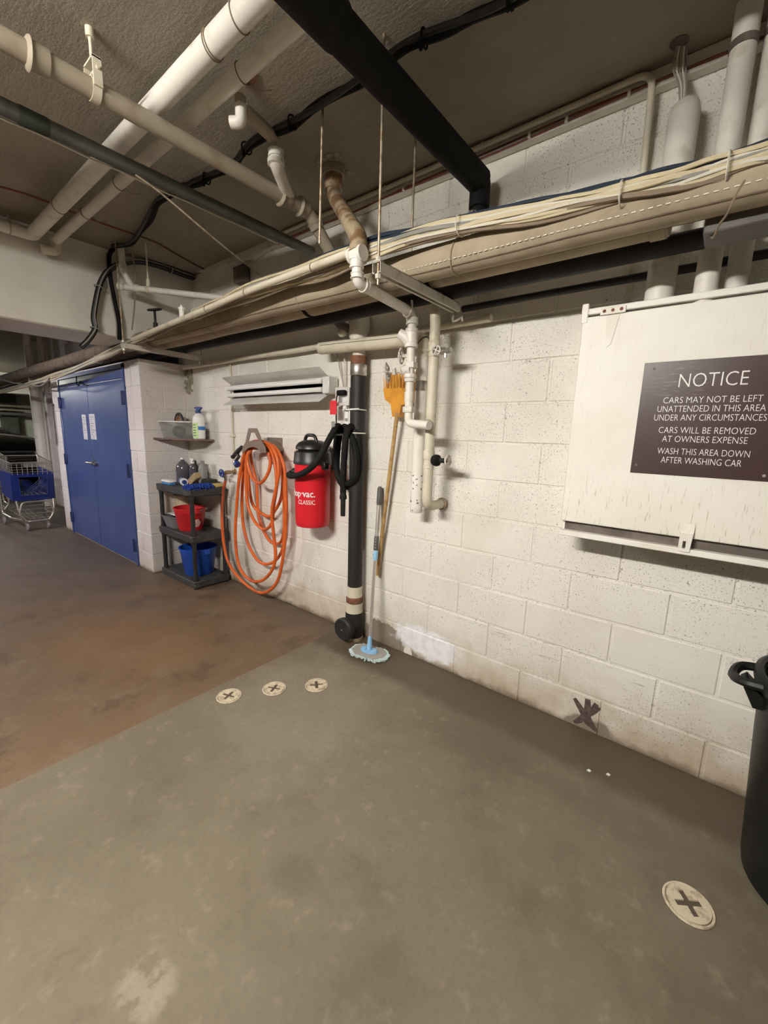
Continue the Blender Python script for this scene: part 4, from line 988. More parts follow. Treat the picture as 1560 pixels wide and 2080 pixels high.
mk('handle', MB().tube(fillet([(VX-.06, VY-.02, 1.37), (VX-.042, VY-.02, 1.418), (VX+.044, VY-.02, 1.418), (VX+.066, VY-.02, 1.37)], .03), .012, 10), M['vac_black'], t)
def bend(g, fs, a0, a1, z0, z1, R, dd=.0):
    return MB().add([(VX+(R+.001*(z > 0))*math.sin(a0+(a1-a0)*x), VY-(R+.001*(z > 0))*math.cos(a0+(a1-a0)*x), z0+(z1-z0)*y) for x, y, z in g], fs)
def ang_at(u, v, R):   # angle on the tank where a photo point falls
    best = None
    for k in range(-100, 90):
        a = math.radians(k); q = Vector((VX+R*math.sin(a), VY-R*math.cos(a), 1.0)); d = q-CAM; pu = 780+FPX*d.dot(_r2)/d.dot(_fw)
        if best is None or abs(pu-u) < best[0]: best = (abs(pu-u), a)
    return best[1]
Rv = .1655*KV
aR = ang_at(640, 995, Rv); aP = ang_at(604, 995, Rv); zA_, zB_ = .985, 1.043
wd = (aR-aP)
g, fs = text_geo('shop\u00b7vac.', .02, .015); mk('logo_lettering', bend(g, fs, aR-1.72, aR, zA_+.002, zB_+.006, Rv), M['print_white'], t, 0, 'white brand lettering wrapped round the red tank')
a1 = ang_at(640, 1005, Rv); a0 = a1-1.02
g, fs = text_geo('CLASSIC', .02); mk('logo_lettering', bend(g, fs, a0, a1, .951, .981, Rv-.0008), M['print_white'], t, 0, 'white word under the brand lettering')
aB = ang_at(613, 902, .150*KV)
bd = MB()
pb_ = [(.036*math.cos(2*PI*k/20), (.017)*math.sin(2*PI*k/20)) for k in range(20)]
bd.add([(VX+.155*KV*math.sin(aB+x/(.15*KV)), VY-.155*KV*math.cos(aB+x/(.15*KV)), 1.342+z) for x, z in pb_]+[(VX+.155*KV*math.sin(aB), VY-.155*KV*math.cos(aB), 1.342)], [(k, (k+1) % 20, 20) for k in range(20)])
bd.add([(VX+.140*KV*math.sin(aB+x/(.15*KV)), VY-.140*KV*math.cos(aB+x/(.15*KV)), 1.342+z) for x, z in pb_]+[(VX+.155*KV*math.sin(aB+x/(.15*KV)), VY-.155*KV*math.cos(aB+x/(.15*KV)), 1.342+z) for x, z in pb_], [(k, (k+1) % 20, 20+(k+1) % 20, 20+k) for k in range(20)])
mk('badge', bd, M['badge_red'], t, 0, 'red oval badge on the black lid')
g, fs = text_geo('shop\u00b7vac', .0); bl = MB().add([(VX+.1562*KV*math.sin(aB+(x-.5)*.045/(.15*KV)), VY-.1562*KV*math.cos(aB+(x-.5)*.045/(.15*KV)), 1.338+.010*y) for x, y, z in g], fs); mk('badge_lettering', bl, M['print_white'], t, 0)
aL = ang_at(660, 945, .135); mk('latch', MB().rbox(VX+.128*math.sin(aL)-.028, VX+.128*math.sin(aL)+.028, VY-.128*math.cos(aL)-.022, VY-.128*math.cos(aL)+.022, 1.19, 1.245, .008), M['vac_black'], t)
mk('latch', MB().rbox(VX-.145, VX-.12, VY+.0, VY+.05, 1.19, 1.245, .008), M['vac_black'], t)
mk('wall_bracket', MB().rbox(VX-.06, VX+.06, VY+.09, 0, 1.18, 1.30, .006), M['vac_black'], t)
aI = ang_at(607, 955, .13); ip = Vector((VX+.12*math.sin(aI), VY-.12*math.cos(aI), 1.155)); iq = Vector((VX+.175*math.sin(aI), VY-.175*math.cos(aI), 1.155))
mk('inlet', MB().tube([ip, (ip+iq)/2, (ip+iq)/2, iq], [.034, .034, .028, .028], 16), M['vac_black'], t)
hz_ = -.30
hp = [iq-Vector((0,.0,0)), iq+Vector((-.02,-.03,-.022)), py(592, 967, hz_), py(612, 963, hz_-.02), py(636, 946, hz_-.01), py(654, 920, -.28), py(670, 890, -.24), py(683, 868, -.19), py(694, 868, -.17), py(702, 890, -.17), py(705, 930, -.18), py(703, 960, -.19)]
# coils hanging over the hook
def coil(uc, w_, vt, vb, y_): return [(uc-w_*.35, vt+14, y_), (uc-w_*.48, vt+50, y_), (uc-w_*.5, vb-38, y_), (uc-w_*.38, vb-12, y_), (uc, vb, y_), (uc+w_*.38, vb-12, y_), (uc+w_*.5, vb-38, y_), (uc+w_*.45, vt+50, y_), (uc+w_*.28, vt+14, y_)]
path = hp[:8]
seq = [(688,868,-.15)]+[(684,890,-.14),(682,930,-.14),(686,962,-.14),(695,978,-.14),(706,982,-.14),(718,974,-.14),(724,950,-.14),(722,915,-.14),(714,885,-.13),(706,870,-.12),(697,868,-.11)]
seq += [(690,885,-.10),(685,925,-.10),(685,960,-.10),(695,984,-.10),(708,989,-.10),(722,980,-.10),(730,950,-.10),(731,910,-.10),(727,880,-.10),(717,867,-.12),(708,870,-.16)]
seq += [(702,890,-.17),(699,930,-.17),(697,970,-.16),(697,1000,-.15)]
path += [py(u, v, y) for u, v, y in seq]
sp = smooth(path, 6)
hs = MB().tube(sp, [.0205+.0008*math.sin(i*2.6) for i in range(len(sp))], 12); mk('vacuum_hose', hs, M['black_rubber'], t, 60)
hr = []
for i, q in enumerate(sp):
    hr.append(q)
e_ = sp[-1]
mk('wand_tip', MB().tube([e_+Z_*.05, e_-Z_*.02, e_-Z_*.02, e_-Z_*.045, e_-Z_*.045, e_-Z_*.16], [.019, .021, .024, .024, .017, .016], 14), M['vac_black'], t)
hk = thing('hose_hook', 'grey plastic hook on the wall holding the vacuum hose', 'hook', py(686, 880, -.05))
q = py(686, 868, -.17)
mk('hook', MB().rbox(q.x-.016, q.x+.016, -.215, -.205, q.z-.05, q.z+.035, .004).rbox(q.x-.012, q.x+.012, -.21, 0, q.z-.052, q.z-.040, .004).rbox(q.x-.016, q.x+.016, -.01, 0, q.z-.07, q.z+.05, .003), M['grey_plastic'], hk)
cd_ = thing('vacuum_cord', 'black power cord with a red warning tag plugged into the outlet box', 'cord', py(684, 830, -.08))
mk('plug', MB().rbox(-1.35, -1.275, -.105, -.068, 1.682, 1.716, .008), M['black_rubber'], cd_)
mk('cord', MB().tube(smooth([Vector((-1.345,-.09,1.70)), py(689,797,-.10), py(684,806,-.10), py(683,830,-.09), py(683,855,-.09), py(684,872,-.19)]), .0045, 7), M['black_rubber'], cd_)
q = py(677, 828, -.10); mk('warning_tag', MB().rbox(q.x-.032, q.x+.030, -.101, -.099, q.z-.045, q.z+.045, .0008), M['tag_red'], cd_, 0)

# ---------------------------------------------------------------- hose hanger, hose, tap
HX = py(512, 900, -.16).x
t = thing('hose_hanger', 'brown metal hose hanger screwed to the wall with a tall A-shaped front', 'hanger', (HX, 0, 1.25))
def crop6(a, b_): return py(440+a/9.75, 840+b_/9.75, -.20)
out = [(640,292),(800,292),(868,440),(905,560),(960,640),(980,690),(985,780),(880,780),(860,735),(800,680),(720,660),(640,680),(570,740),(520,790),(508,740),(530,660),(580,570),(610,420)]
inn = [(680,378),(765,378),(838,545),(790,545),(730,540),(640,552)]
mk('front_plate', MB().prism([(q.x, q.z) for q in (crop6(*a) for a in out)], -.205, -.20, lambda x, z, h: (x, h, z), [[(q.x, q.z) for q in (crop6(*a) for a in inn)]]), M['hanger_brown'], t, 0)
ar = MB(); rr = .128; cz_ = crop6(740, 790).z-.005; cxh = crop6(740, 790).x
A_ = [math.radians(15+150*k/12) for k in range(13)]
rings = [[Vector((cxh+rr*math.cos(a), y_, cz_+rr*.82*math.sin(a)+.0)) for a in A_]+[Vector((cxh+(rr-.003)*math.cos(a), y_, cz_+(rr-.003)*.82*math.sin(a))) for a in reversed(A_)] for y_ in (-.203, -.005)]
ar.loft(rings); mk('saddle', ar, M['hanger_brown'], t, 30)
mk('back_plate', MB().rbox(cxh-.10, cxh+.10, -.006, 0, cz_-.05, cz_+.13, .002), M['hanger_brown'], t)
mk('brace', MB().rbox(cxh-.05, cxh+.10, -.012, -.006, cz_-.085, cz_-.055, .002), M['steel'], t)
c4 = lambda a, b_: (430+a/4.334, 740+b_/4.334)
loops = [
 (-.13, [(100,1150),(92,1400),(130,1700),(250,1890),(430,2012),(560,1940),(620,1750),(655,1400),(648,1000),(622,850),(560,735),(470,690),(370,680)]),
 (-.165, [(300,760),(262,880),(232,1100),(208,1500),(240,1770),(330,1892),(430,1908),(520,1830),(562,1700),(545,1500),(530,1300),(565,1100),(590,950),(570,800),(500,705),(400,678)]),
 (-.10, [(310,750),(280,880),(268,1300),(310,1550),(400,1720),(500,1758),(600,1680),(642,1500),(642,1100),(605,850),(530,720),(420,680)]),
 (-.15, [(320,750),(300,880),(312,1200),(360,1350),(420,1430),(475,1452),(530,1395),(545,1250),(570,1080),(560,900),(510,740),(420,682)]),
 (-.075, [(330,750),(312,870),(350,1200),(430,1305),(510,1338),(562,1280),(612,1170),(625,1000),(590,840),(520,720),(430,684)]),
 (-.055, [(345,760),(360,900),(395,1050),(415,1340),(495,1535),(575,1580),(622,1535),(640,1380),(628,1050),(600,850),(520,730),(440,690)]),
 (-.18, [(330,770),(318,860),(350,985),(400,1040),(450,1032),(500,950),(516,860),(500,780)]),
]
tap = py(466, 962, -.10)
pts = [py(459, 972, -.14), py(455, 990, -.15)]
for y_, lp in loops:
    for i, (a, b_) in enumerate(lp):
        u, v = c4(a, b_); yy = y_
        top = max(0.0, min(1.0, (900-b_)/220.0)); pts.append(py(u, v, yy*(1-.25*top)-.03*top))
# the lowest sweep lies on the floor
sp = smooth(pts, 6)
for q in sp: q.z = max(q.z, .0135)
hs = thing('garden_hose', 'orange garden hose looped in many coils over the brown hanger', 'hose', py(500, 1205, -.13))
mk('hose', MB().tube(sp[16:], .0130, 10), M['orange_hose'], hs)
mk('hose_leader', MB().tube(sp[:18], .0128, 10), M['red_hose'], hs, 40, 'redder faded first length of hose')
mk('hose_ferrule', MB().cyl(sp[0]+Z_*.025, sp[0]-Z_*.015, .0155, 12), M['chrome'], hs)
# nozzle hanging on the left of the hanger
t = thing('spray_nozzle', 'black pistol spray nozzle with a blue collar hanging beside the orange hose', 'nozzle', py(482, 920, -.2))
na, nb, nc, nd = crop6(500, 660), crop6(330, 850), crop6(370, 960), crop6(410, 1010)
mk('barrel', MB().tube([na, na+(nb-na)*.5, nb], [.014, .020, .015], 12).cyl(nb, nb+(nb-na).normalized()*.012, .018, 12), M['black_plastic'], t)
mk('handle', MB().tube([na+(nb-na)*.65, (na+nb)/2+(nc-nb)*.8, nc], [.014, .014, .012], 10), M['black_plastic'], t)
mk('collar', MB().cyl(nc, nc+(nd-nc)*.6, .017, 12), M['chrome'], t); mk('blue_ring', MB().cyl(nc+(nd-nc)*.5, nd+(nd-nc)*.25, .027, 14), M['trigger_blue'], t)
t = thing('brass_tap', 'brass hose tap with a dark blue handwheel on the wall, feeding the hose', 'tap', py(475, 960, 0))
q0, q1, q2 = py(477, 958, -.004), py(458, 960, -.10), py(450, 961, -.14)
mk('body', MB().cyl(q0, q1, .013, 12).cyl(q0, q0+(q1-q0)*.12, .026, 14).cyl(q0+(q1-q0)*.5, q1, .019, 10).cyl(q1, q1+Vector((0,-.015,-.045)), .015, 12), M['brass'], t)
mk('valve_stem', MB().cyl(q1, q2, .009, 8), M['brass'], t); handwheel(t, q2, q2-q1, .030, M['trigger_blue'], spokes=4, r=.007)
# slim conduit down the wall to the tap
t = thing('tap_pipe', 'slim white pipe running down the block wall to the brass tap', 'pipe', py(470, 860, 0))
qa, qb = py(466, 712, -.012), py(475, 955, -.012); mk('pipe_run', MB().cyl((qb.x, -.012, qb.z), (qb.x, -.012, 2.03), .0095, 10), M['pipe_cream'], t); mk('pipe_clip', MB().rbox(qb.x-.03, qb.x+.03, -.024, 0, py(470, 885, 0).z-.012, py(470, 885, 0).z+.012, .003), M['pipe_cream'], t)

# ---------------------------------------------------------------- broom and mop
t = thing('push_broom', 'yellow plastic broom stood upside down against the wall behind the riser pipe', 'broom', py(766, 1170, -.03))
BY = -.055
hb_, ht = py(766, 1168, -.035), py(807, 838, -.075)
mk('handle', MB().cyl(hb_, ht, .0125, 12), M['wood'], t)
def bq(u, v, y_=BY): q = py(u, v, y_); return (q.x, q.z)
hd_ = [bq(783, 790), bq(786, 812), bq(798, 822), bq(801, 847), bq(815, 847), bq(819, 824), bq(838, 818), bq(845, 796), bq(846, 788)]
mk('broom_head', MB().prism(hd_, BY-.022, BY+.022, lambda x, z, h: (x, h, z)), M['broom_yellow'], t, 30)
br = MB(); l0, l1 = bq(783, 792), bq(846, 790)
for k in range(190):
    f = random.random(); y_ = BY+random.uniform(-.024, .024); x_ = l0[0]+(l1[0]-l0[0])*f; zb_ = l0[1]+(l1[1]-l0[1])*f-.005
    br.tube([(x_, y_, zb_), (x_+random.uniform(-.008,.008)+(f-.5)*.02, y_+random.uniform(-.006,.006), zb_+random.uniform(.085,.115))], [.0022, .0013], 4)
o = mk('bristles', br, M['bristle'], t, 0); o['kind'] = 'stuff'
mk('ferrule_screw', MB().cyl((ht.x-.02, ht.y, ht.z-.01), (ht.x+.02, ht.y, ht.z-.01), .003, 6), M['steel'], t)
t = thing('flat_mop', 'flat mop with grey and pale blue pad, its handle leaning on the wall', 'mop', pz(748, 1320, 0))
mc = pz(750, 1322, .03); ht = py(772, 988, -.03); hb_ = Vector((mc.x, mc.y, .055))
# pad: octagon-ended plate
ax = Vector((.97, .22, 0)).normalized(); ay = Vector((-ax.y, ax.x, 0))
po = [(-.115,-.03),(-.07,-.072),(.07,-.072),(.115,-.03),(.115,.03),(.07,.072),(-.07,.072),(-.115,.03)]
frm = lambda a, b_, h: Vector((mc.x, mc.y, 0))+ax*a+ay*b_+Z_*(h+.005)
mk('pad', MB().prism(po, .008, .024, frm), M['mop_grey'], t, 30)
yn = MB()
for k in range(420):
    f = random.random()*8; i = int(f); a = Vector(po[i]); b2 = Vector(po[(i+1) % 8]); q = a+(b2-a)*(f-i); d = q.normalized()
    p0 = frm(q.x*.97, q.y*.97, .016); p1 = frm(q.x+d.x*.016+random.uniform(-.008,.008), q.y+d.y*.016+random.uniform(-.008,.008), random.uniform(.002,.016))
    yn.tube([p0, (p0+p1)/2+Z_*.006, p1], .0026, 4)
o = mk('yarn_fringe', yn, M['mop_yarn'], t, 0); o['kind'] = 'stuff'
mk('swivel_plate', MB().prism([(.062*math.cos(2*PI*k/16), .036*math.sin(2*PI*k/16)) for k in range(16)], .023, .034, frm).tube([hb_-Z_*.015, hb_+(ht-hb_)*.07], [.018, .013], 12), M['mop_blue'], t)
for s_ in (-1, 1): mk('pedal', MB().prism([(s_*.02, -.02), (s_*.055, -.012), (s_*.055, .012), (s_*.02, .02)][::s_], .033, .042, frm), M['mop_blue'], t)
L = lambda f: hb_+(ht-hb_)*f
fz = lambda v: (1338-v)/(1338-988.0)
mk('lower_tube', MB().cyl(L(.05), L(.60), .0105, 12), M['alu'], t); mk('clamp', MB().tube([L(.545), L(.555), L(.60), L(.61)], [.012, .0155, .0155, .012], 12), M['mop_blue'], t)
mk('mid_grip', MB().tube([L(.605), L(.61), L(.69), L(.695)], [.013, .0165, .0165, .013], 12), M['grip_grey'], t)
for k in range(4): q = L(.625+.018*k); mk('grip_bump', MB().ball(q+Vector((.006,-.0155,0)), .0045), M['steel'], t)
mk('upper_tube', MB().cyl(L(.69), L(.90), .0125, 12), M['alu'], t); mk('end_grip', MB().tube([L(.885), L(.895), L(.985), L(1.0)], [.013, .0165, .0165, .009], 12), M['grip_grey'], t)

# ---------------------------------------------------------------- cleanout covers in the floor
def cover(u, v, rot, label, r_=.056):
    q = pz(u, v, .004); t = thing('cleanout_cover', label, 'cover', (q.x, q.y, .004), 'round cleanout covers in the slab')
    c = Vector((q.x, q.y, .004)); n = 32
    circ = [(r_*math.cos(2*PI*k/n), r_*math.sin(2*PI*k/n)) for k in range(n)]
    w_, l_ = r_*.15, r_*.66
    cr = [(-w_,-w_),(-w_,-l_),(w_,-l_),(w_,-w_),(l_,-w_),(l_,w_),(w_,w_),(w_,l_),(-w_,l_),(-w_,w_),(-l_,w_),(-l_,-w_)]
    cs, sn = math.cos(rot), math.sin(rot); cr = [(a*cs-b_*sn, a*sn+b_*cs) for a, b_ in cr]
    fr_ = lambda a, b_, h: c+Vector((a, b_, h))
    mk('plug', MB().prism(circ, -.002, .006, fr_, [cr]), M['cover_cream'], t, 0)
    mk('slot_floor', MB().lathe([(r_*.8, -.001), (r_*.8, .0005)], c, 'z', 20), M['cover_dark'], t)
    mk('rim', MB().tube([c+Vector((r_*1.10*math.cos(2*PI*k/n), r_*1.10*math.sin(2*PI*k/n), .001)) for k in range(n)], .0045, 6, closed=True), M['cover_cream'], t)
    mk('grime_gap', MB().lathe([(r_*1.20, 0.0), (r_*1.03, .0014)], c, 'z', 32, True, True), M['cover_dark'], t)
cover(465, 1414, .35, 'cream cross-slotted cleanout cover at the brown floor end of the row of three')
cover(557, 1399, .45, 'cream cross-slotted cleanout cover in the middle of the row of three')
cover(643, 1392, .9, 'cream cross-slotted cleanout cover nearest the mop in the row of three')
cover(1398, 1837, -.95, 'cream cross-slotted cleanout cover alone near the black bin', .059)

# ---------------------------------------------------------------- trash bin
bx_, by_ = 1.165, -.345
t = thing('trash_bin', 'tall black plastic trash bin with moulded handles against the block wall', 'bin', (bx_, by_, 0))
mk('body', MB().lathe([(.215,.004),(.226,.012),(.232,.05),(.262,.50),(.270,.66),(.276,.70),(.262,.70),(.250,.50),(.222,.04),(.02,.03)], (bx_, by_, 0), 'z', 48), M['bin_green'], t)
mk('rim', MB().lathe([(.266,.662),(.284,.668),(.290,.690),(.288,.712),(.276,.718),(.266,.712),(.262,.69)], (bx_, by_, 0), 'z', 48, False, False), M['bin_green'], t)
for s_, a in ((1, PI+.05), (1, .05)):
    ca, sa = math.cos(a), math.sin(a); e1 = Vector((ca, sa, 0)); e2 = Vector((-sa, ca, 0)); c = Vector((bx_, by_, 0))
    pts = [c+e1*.268+e2*.075+Z_*.69, c+e1*.318+e2*.06+Z_*.685, c+e1*.340+Z_*.672, c+e1*.318-e2*.06+Z_*.685, c+e1*.268-e2*.075+Z_*.69]
    mk('handle', MB().tube(smooth(pts, 4), .015, 8), M['bin_green'], t)
    mk('handle_web', MB().prism([(.262,.60),(.285,.60),(.315,.66),(.30,.675),(.262,.64)], -.05, .05, lambda x, z, h: c+e1*x+e2*h+Z_*z), M['bin_green'], t, 30)

# ---------------------------------------------------------------- shelf unit and its things
UX0, UX1, UY0, UY1 = -3.505, -2.845, -.385, -.035
ZT = (.915, .495, .075)
t = thing('shelf_unit', 'black plastic three tier shelf unit standing in the wall corner', 'shelf', ((UX0+UX1)/2, (UY0+UY1)/2, 0))
for z_ in ZT:
    s_ = mk('shelf_board', MB().rbox(UX0, UX1, UY0, UY1, z_-.068, z_-.012, .012).rbox(UX0, UX1, UY0, UY1, z_-.03, z_, .006), M['shelf_plastic'], t)
    gr = MB()
    for k in range(6): gr.box(UX0+.05, UX1-.05, UY0+.05+.05*k, UY0+.062+.05*k, z_-.001, z_+.0015)
    mk('board_rib', gr, M['shelf_plastic'], s_, 0)
for x_ in (UX0+.035, UX1-.03):
    for y_ in (UY0+.03, UY1-.03):
        for za, zb_ in ((ZT[2]-.01, ZT[1]-.05), (ZT[1]-.01, ZT[0]-.05)): mk('post', MB().tube([(x_, y_, za), (x_, y_, za+.03), (x_, y_, za+.03), (x_, y_, zb_-.03), (x_, y_, zb_-.03), (x_, y_, zb_)], [.023, .023, .0195, .0195, .023, .023], 14), M['black_plastic'], t)
        mk('foot', MB().cyl((x_, y_, 0), (x_, y_, .03), .024, 12), M['black_plastic'], t)
def bucket(c, r0, r1, h, mt, label, lipr=.008, grp=None, handle=True):
    t = thing('bucket', label, 'bucket', c)
    mk('body', MB().lathe([(r0*.96, .0), (r0, .006), (r1*.97, h*.80), (r1*.985, h*.81), (r1, h-.012), (r1+lipr, h-.010), (r1+lipr, h), (r1-.004, h), (r0-.006, .008), (.005, .006)], c, 'z', 36), mt, t)
    for s_ in (-1, 1): mk('ear', MB().rbox(c[0]+s_*(r1+.004)-.010, c[0]+s_*(r1+.004)+.010, c[1]-.025, c[1]+.025, c[2]+h-.05, c[2]+h-.004, .004), mt, t)
    if handle: mk('bail', MB().tube(smooth([Vector(c)+Vector((-(r1+.012), 0, h-.03)), Vector(c)+Vector((-r1*.7, r1*.7, h-.012)), Vector(c)+Vector((0, r1+.016, h-.004)), Vector(c)+Vector((r1*.7, r1*.7, h-.012)), Vector(c)+Vector((r1+.012, 0, h-.03))]), .0032, 6), M['steel'], t)
    return t
rb = pz(402, 1072, ZT[1]); rb = bucket((rb.x+.005, -.233, ZT[1]), .105, .138, .215, M['bucket_red'], 'red plastic bucket with a worn pale patch on the middle shelf')
q = rb.location; wp = MB(); a0 = .60
for k in range(1):
    N = 22; ol = [(1.0+.35*mnoise.noise(Vector((math.cos(2*PI*i/N)*1.7, math.sin(2*PI*i/N)*1.7, 4)))) for i in range(N)]
    vs = [];
    for i in range(N):
        a = a0+1.32+.30*ol[i]*math.cos(2*PI*i/N); z_ = .075+.042*ol[i]*math.sin(2*PI*i/N); r_ = .105+(.138*.97-.105)*(z_/(.215*.8))+.0012
        vs.append((q.x+r_*math.sin(a-.35), q.y-r_*math.cos(a-.35), q.z+z_))
    a = a0+1.32; r_ = .105+(.138*.97-.105)*(.075/.172)+.0016; vs.append((q.x+r_*math.sin(a-.35), q.y-r_*math.cos(a-.35), q.z+.075))
    wp.add(vs, [(i, (i+1) % N, N) for i in range(N)])
mk('worn_patch', wp, mat('worn', (.62,.42,.38), .7, col2=(.55,.25,.22), ns=60), rb, 0)
bb = pz(396, 1165, ZT[2]); bucket((bb.x-.01, -.21, ZT[2]), .128, .162, .262, M['bucket_blue'], 'blue plastic bucket on the bottom shelf', .010)
tb = py(384, 1040, -.09); tq = thing('tub', 'cream plastic tub behind the red bucket on the middle shelf', 'tub', (tb.x-.02, -.105, ZT[1]))
mk('body', MB().lathe([(.076,0),(.084,.26),(.090,.262),(.090,.282),(.082,.282),(.078,.03)], (tb.x-.03, -.128, ZT[1]), 'z', 28), M['tub_cream'], tq); mk('sponge', MB().rbox(tb.x-.08, tb.x+.02, -.18, -.075, ZT[1]+.27, ZT[1]+.31, .012), M['sponge_yellow'], tq)
tr = pz(338, 1070, ZT[1]); tq = thing('wash_tray', 'grey plastic tray at the end of the middle shelf', 'tray', (-3.36, -.25, ZT[1]))
mk('body', MB().loft([[Vector((-3.36+sx*a, -.24+sy*b_, ZT[1]+z_)) for sx, sy in ((-1,-.6),(-.7,-1),(.7,-1),(1,-.6),(1,.6),(.7,1),(-.7,1),(-1,.6))] for a, b_, z_ in ((.11,.10,.002),(.135,.125,.10),(.145,.135,.105),(.145,.135,.112),(.13,.12,.112),(.105,.095,.012))]), M['tray_grey'], tq)
tag(mk('folded_rag', MB().rbox(-3.47, -3.27, -.31, -.16, ZT[1]+.113, ZT[1]+.125, .004), M['white_plastic']), 'white rag lying across the grey tray', 'rag')
qs = py(345, 1046, -.10); tag(mk('brush_stick', MB().cyl((-3.45, -.10, ZT[1]+.17), (-3.29, -.075, ZT[1]+.185), .009, 8).rbox(-3.31, -3.27, -.09, -.06, ZT[1]+.17, ZT[1]+.21, .005).cyl((-3.47,-.10,ZT[1]+.05),(-3.47,-.10,ZT[1]+.19),.006,6), M['black_plastic']), 'black long handled brush standing behind the grey tray', 'brush')
# top shelf
Zs = ZT[0]
def spray_bottle(name, c, h, r_, mt, trig, label, depth=.7):
    t = thing(name, label, 'bottle', c); c = Vector(c)
    mk('body', MB().loft([[c+Vector((r_*k*math.cos(2*PI*i/16), r_*depth*k*math.sin(2*PI*i/16), z_*h)) for i in range(16)] for k, z_ in ((.9,0),(1,.02),(1,.60),(.93,.67),(.55,.76),(.32,.80),(.28,.82))]), mt, t)
    mk('neck_ring', MB().cyl(c+Z_*h*.79, c+Z_*h*.85, r_*.36, 14), trig, t)
    mk('spray_head', MB().prism([(-.045,.93),(-.045,.96),(-.02,.985),(.03,.985),(.055,.955),(.03,.905),(.012,.85),(-.012,.85),(-.012,.91)], -.011, .011, lambda x, z, hh: c+Vector((x*r_*18, hh*.9, z*h))), trig, t, 30)
    mk('trigger', MB().tube(smooth([c+Vector((-.018*r_*18, 0, .925*h)), c+Vector((-.028*r_*18, 0, .885*h)), c+Vector((-.045*r_*18, 0, .845*h))]), .004, 6), trig, t)
    return t
jc = pz(363, 985, Zs); jx, jy = -3.40, -.165
t = thing('clear_jug', 'clear plastic jug with dark contents on the top shelf', 'bottle', (jx, jy, Zs))
mk('body', MB().lathe([(.062,0),(.066,.01),(.066,.13),(.060,.17),(.035,.205),(.018,.215),(.018,.23)], (jx, jy, Zs), 'z', 24), M['dark_bottle'], t); mk('cap', MB().cyl((jx, jy, Zs+.228), (jx, jy, Zs+.245), .020, 14), M['white_plastic'], t)
mk('liquid', MB().lathe([(.060,.006),(.061,.10)], (jx, jy, Zs), 'z', 20), M['duct_dark'], t)
spray_bottle('spray_bottle', (-3.245, -.145, Zs), .25, .046, M['dark_bottle'], M['white_plastic'], 'dark spray bottle with white trigger head on the top shelf')
tag(mk('dark_bottle', MB().lathe([(.042,0),(.044,.01),(.044,.14),(.02,.19),(.016,.22)], (-3.325, -.085, Zs), 'z', 20), M['black_plastic']), 'black bottle behind the jug on the top shelf', 'bottle')
tag(mk('tall_bottle', MB().lathe([(.04,0),(.042,.01),(.042,.15),(.03,.19),(.018,.2),(.018,.225)], (-3.17, -.085, Zs), 'z', 20), M['grey_plastic']), 'grey bottle behind the spray bottle on the top shelf', 'bottle')
q = pz(338, 985, Zs); t = thing('scrub_brush', 'white and blue scrub brush lying on the top shelf', 'brush', (-3.33, -.335, Zs))
mk('back', MB().rbox(-3.42, -3.25, -.375, -.305, Zs+.022, Zs+.045, .008), M['white_plastic'], t); mk('pad', MB().rbox(-3.415, -3.255, -.37, -.31, Zs+.001, Zs+.023, .004), M['brush_blue'], t)
t = thing('tape_roll', 'white and navy roll lying beside the scrub brush', 'roll', (-3.20, -.265, Zs))
mk('roll', MB().tube([(-3.25, -.25, Zs+.036), (-3.15, -.28, Zs+.036)], .034, 18), M['white_plastic'], t); mk('band', MB().tube([(-3.235, -.2545, Zs+.036), (-3.185, -.2695, Zs+.036)], .0352, 18), M['trigger_blue'], t); mk('core', MB().tube([(-3.14, -.283, Zs+.036), (-3.156, -.278, Zs+.036)], .02, 14), M['trigger_blue'], t)
q = py(395, 972, -.27); b = MB().rbox(-.075, .075, -.03, .03, -.03, .03, .006); Rm = Matrix.Rotation(-.55, 3, 'Y') @ Matrix.Rotation(.15, 3, 'X'); b.v = [Rm @ a+Vector((-3.01, -.25, Zs+.078)) for a in b.v]
t = thing('sponge_block', 'tan sponge block leaning on the things of the top shelf', 'sponge', (-3.01, -.25, Zs)); mk('sponge', b, M['sponge_tan'], t); b2 = MB().rbox(-.076, -.072, -.028, .005, -.028, .028, .001); b2.v = [Rm @ a+Vector((-3.01, -.25, Zs+.078)) for a in b2.v]; mk('red_edge', b2, M['tag_red'], t, 0)
t = thing('duster_pad', 'fuzzy blue microfibre pad hanging over the shelf edge', 'pad', (-2.895, -.275, Zs))
mf = MB().rbox(-2.94, -2.855, -.375, -.17, Zs+.004, Zs+.03, .012)
for k in range(260):
    x_, y_ = random.uniform(-2.95, -2.835), random.uniform(-.40, -.16); z_ = Zs+.03-(.03 if (y_ < -.38 or x_ > -2.85) else 0)*random.random()
    mf.tube([(x_, y_, z_-.006), (x_+random.uniform(-.01,.01), y_+random.uniform(-.012,.004), z_+random.uniform(-.008,.016))], [.006, .0045], 5)
o = mk('pile', mf, M['microfibre'], t, 30); o['kind'] = 'stuff'
tag(mk('scouring_pad', MB().rbox(-3.10, -2.96, -.15, -.05, Zs+.001, Zs+.065, .01), M['dark_green']), 'dark green scouring block behind the blue pad', 'sponge')
tag(mk('yellow_sponge', MB().rbox(-2.945, -2.865, -.14, -.055, Zs+.001, Zs+.034, .008), M['sponge_yellow']), 'flat yellow sponge on the shelf corner by the tap', 'sponge')

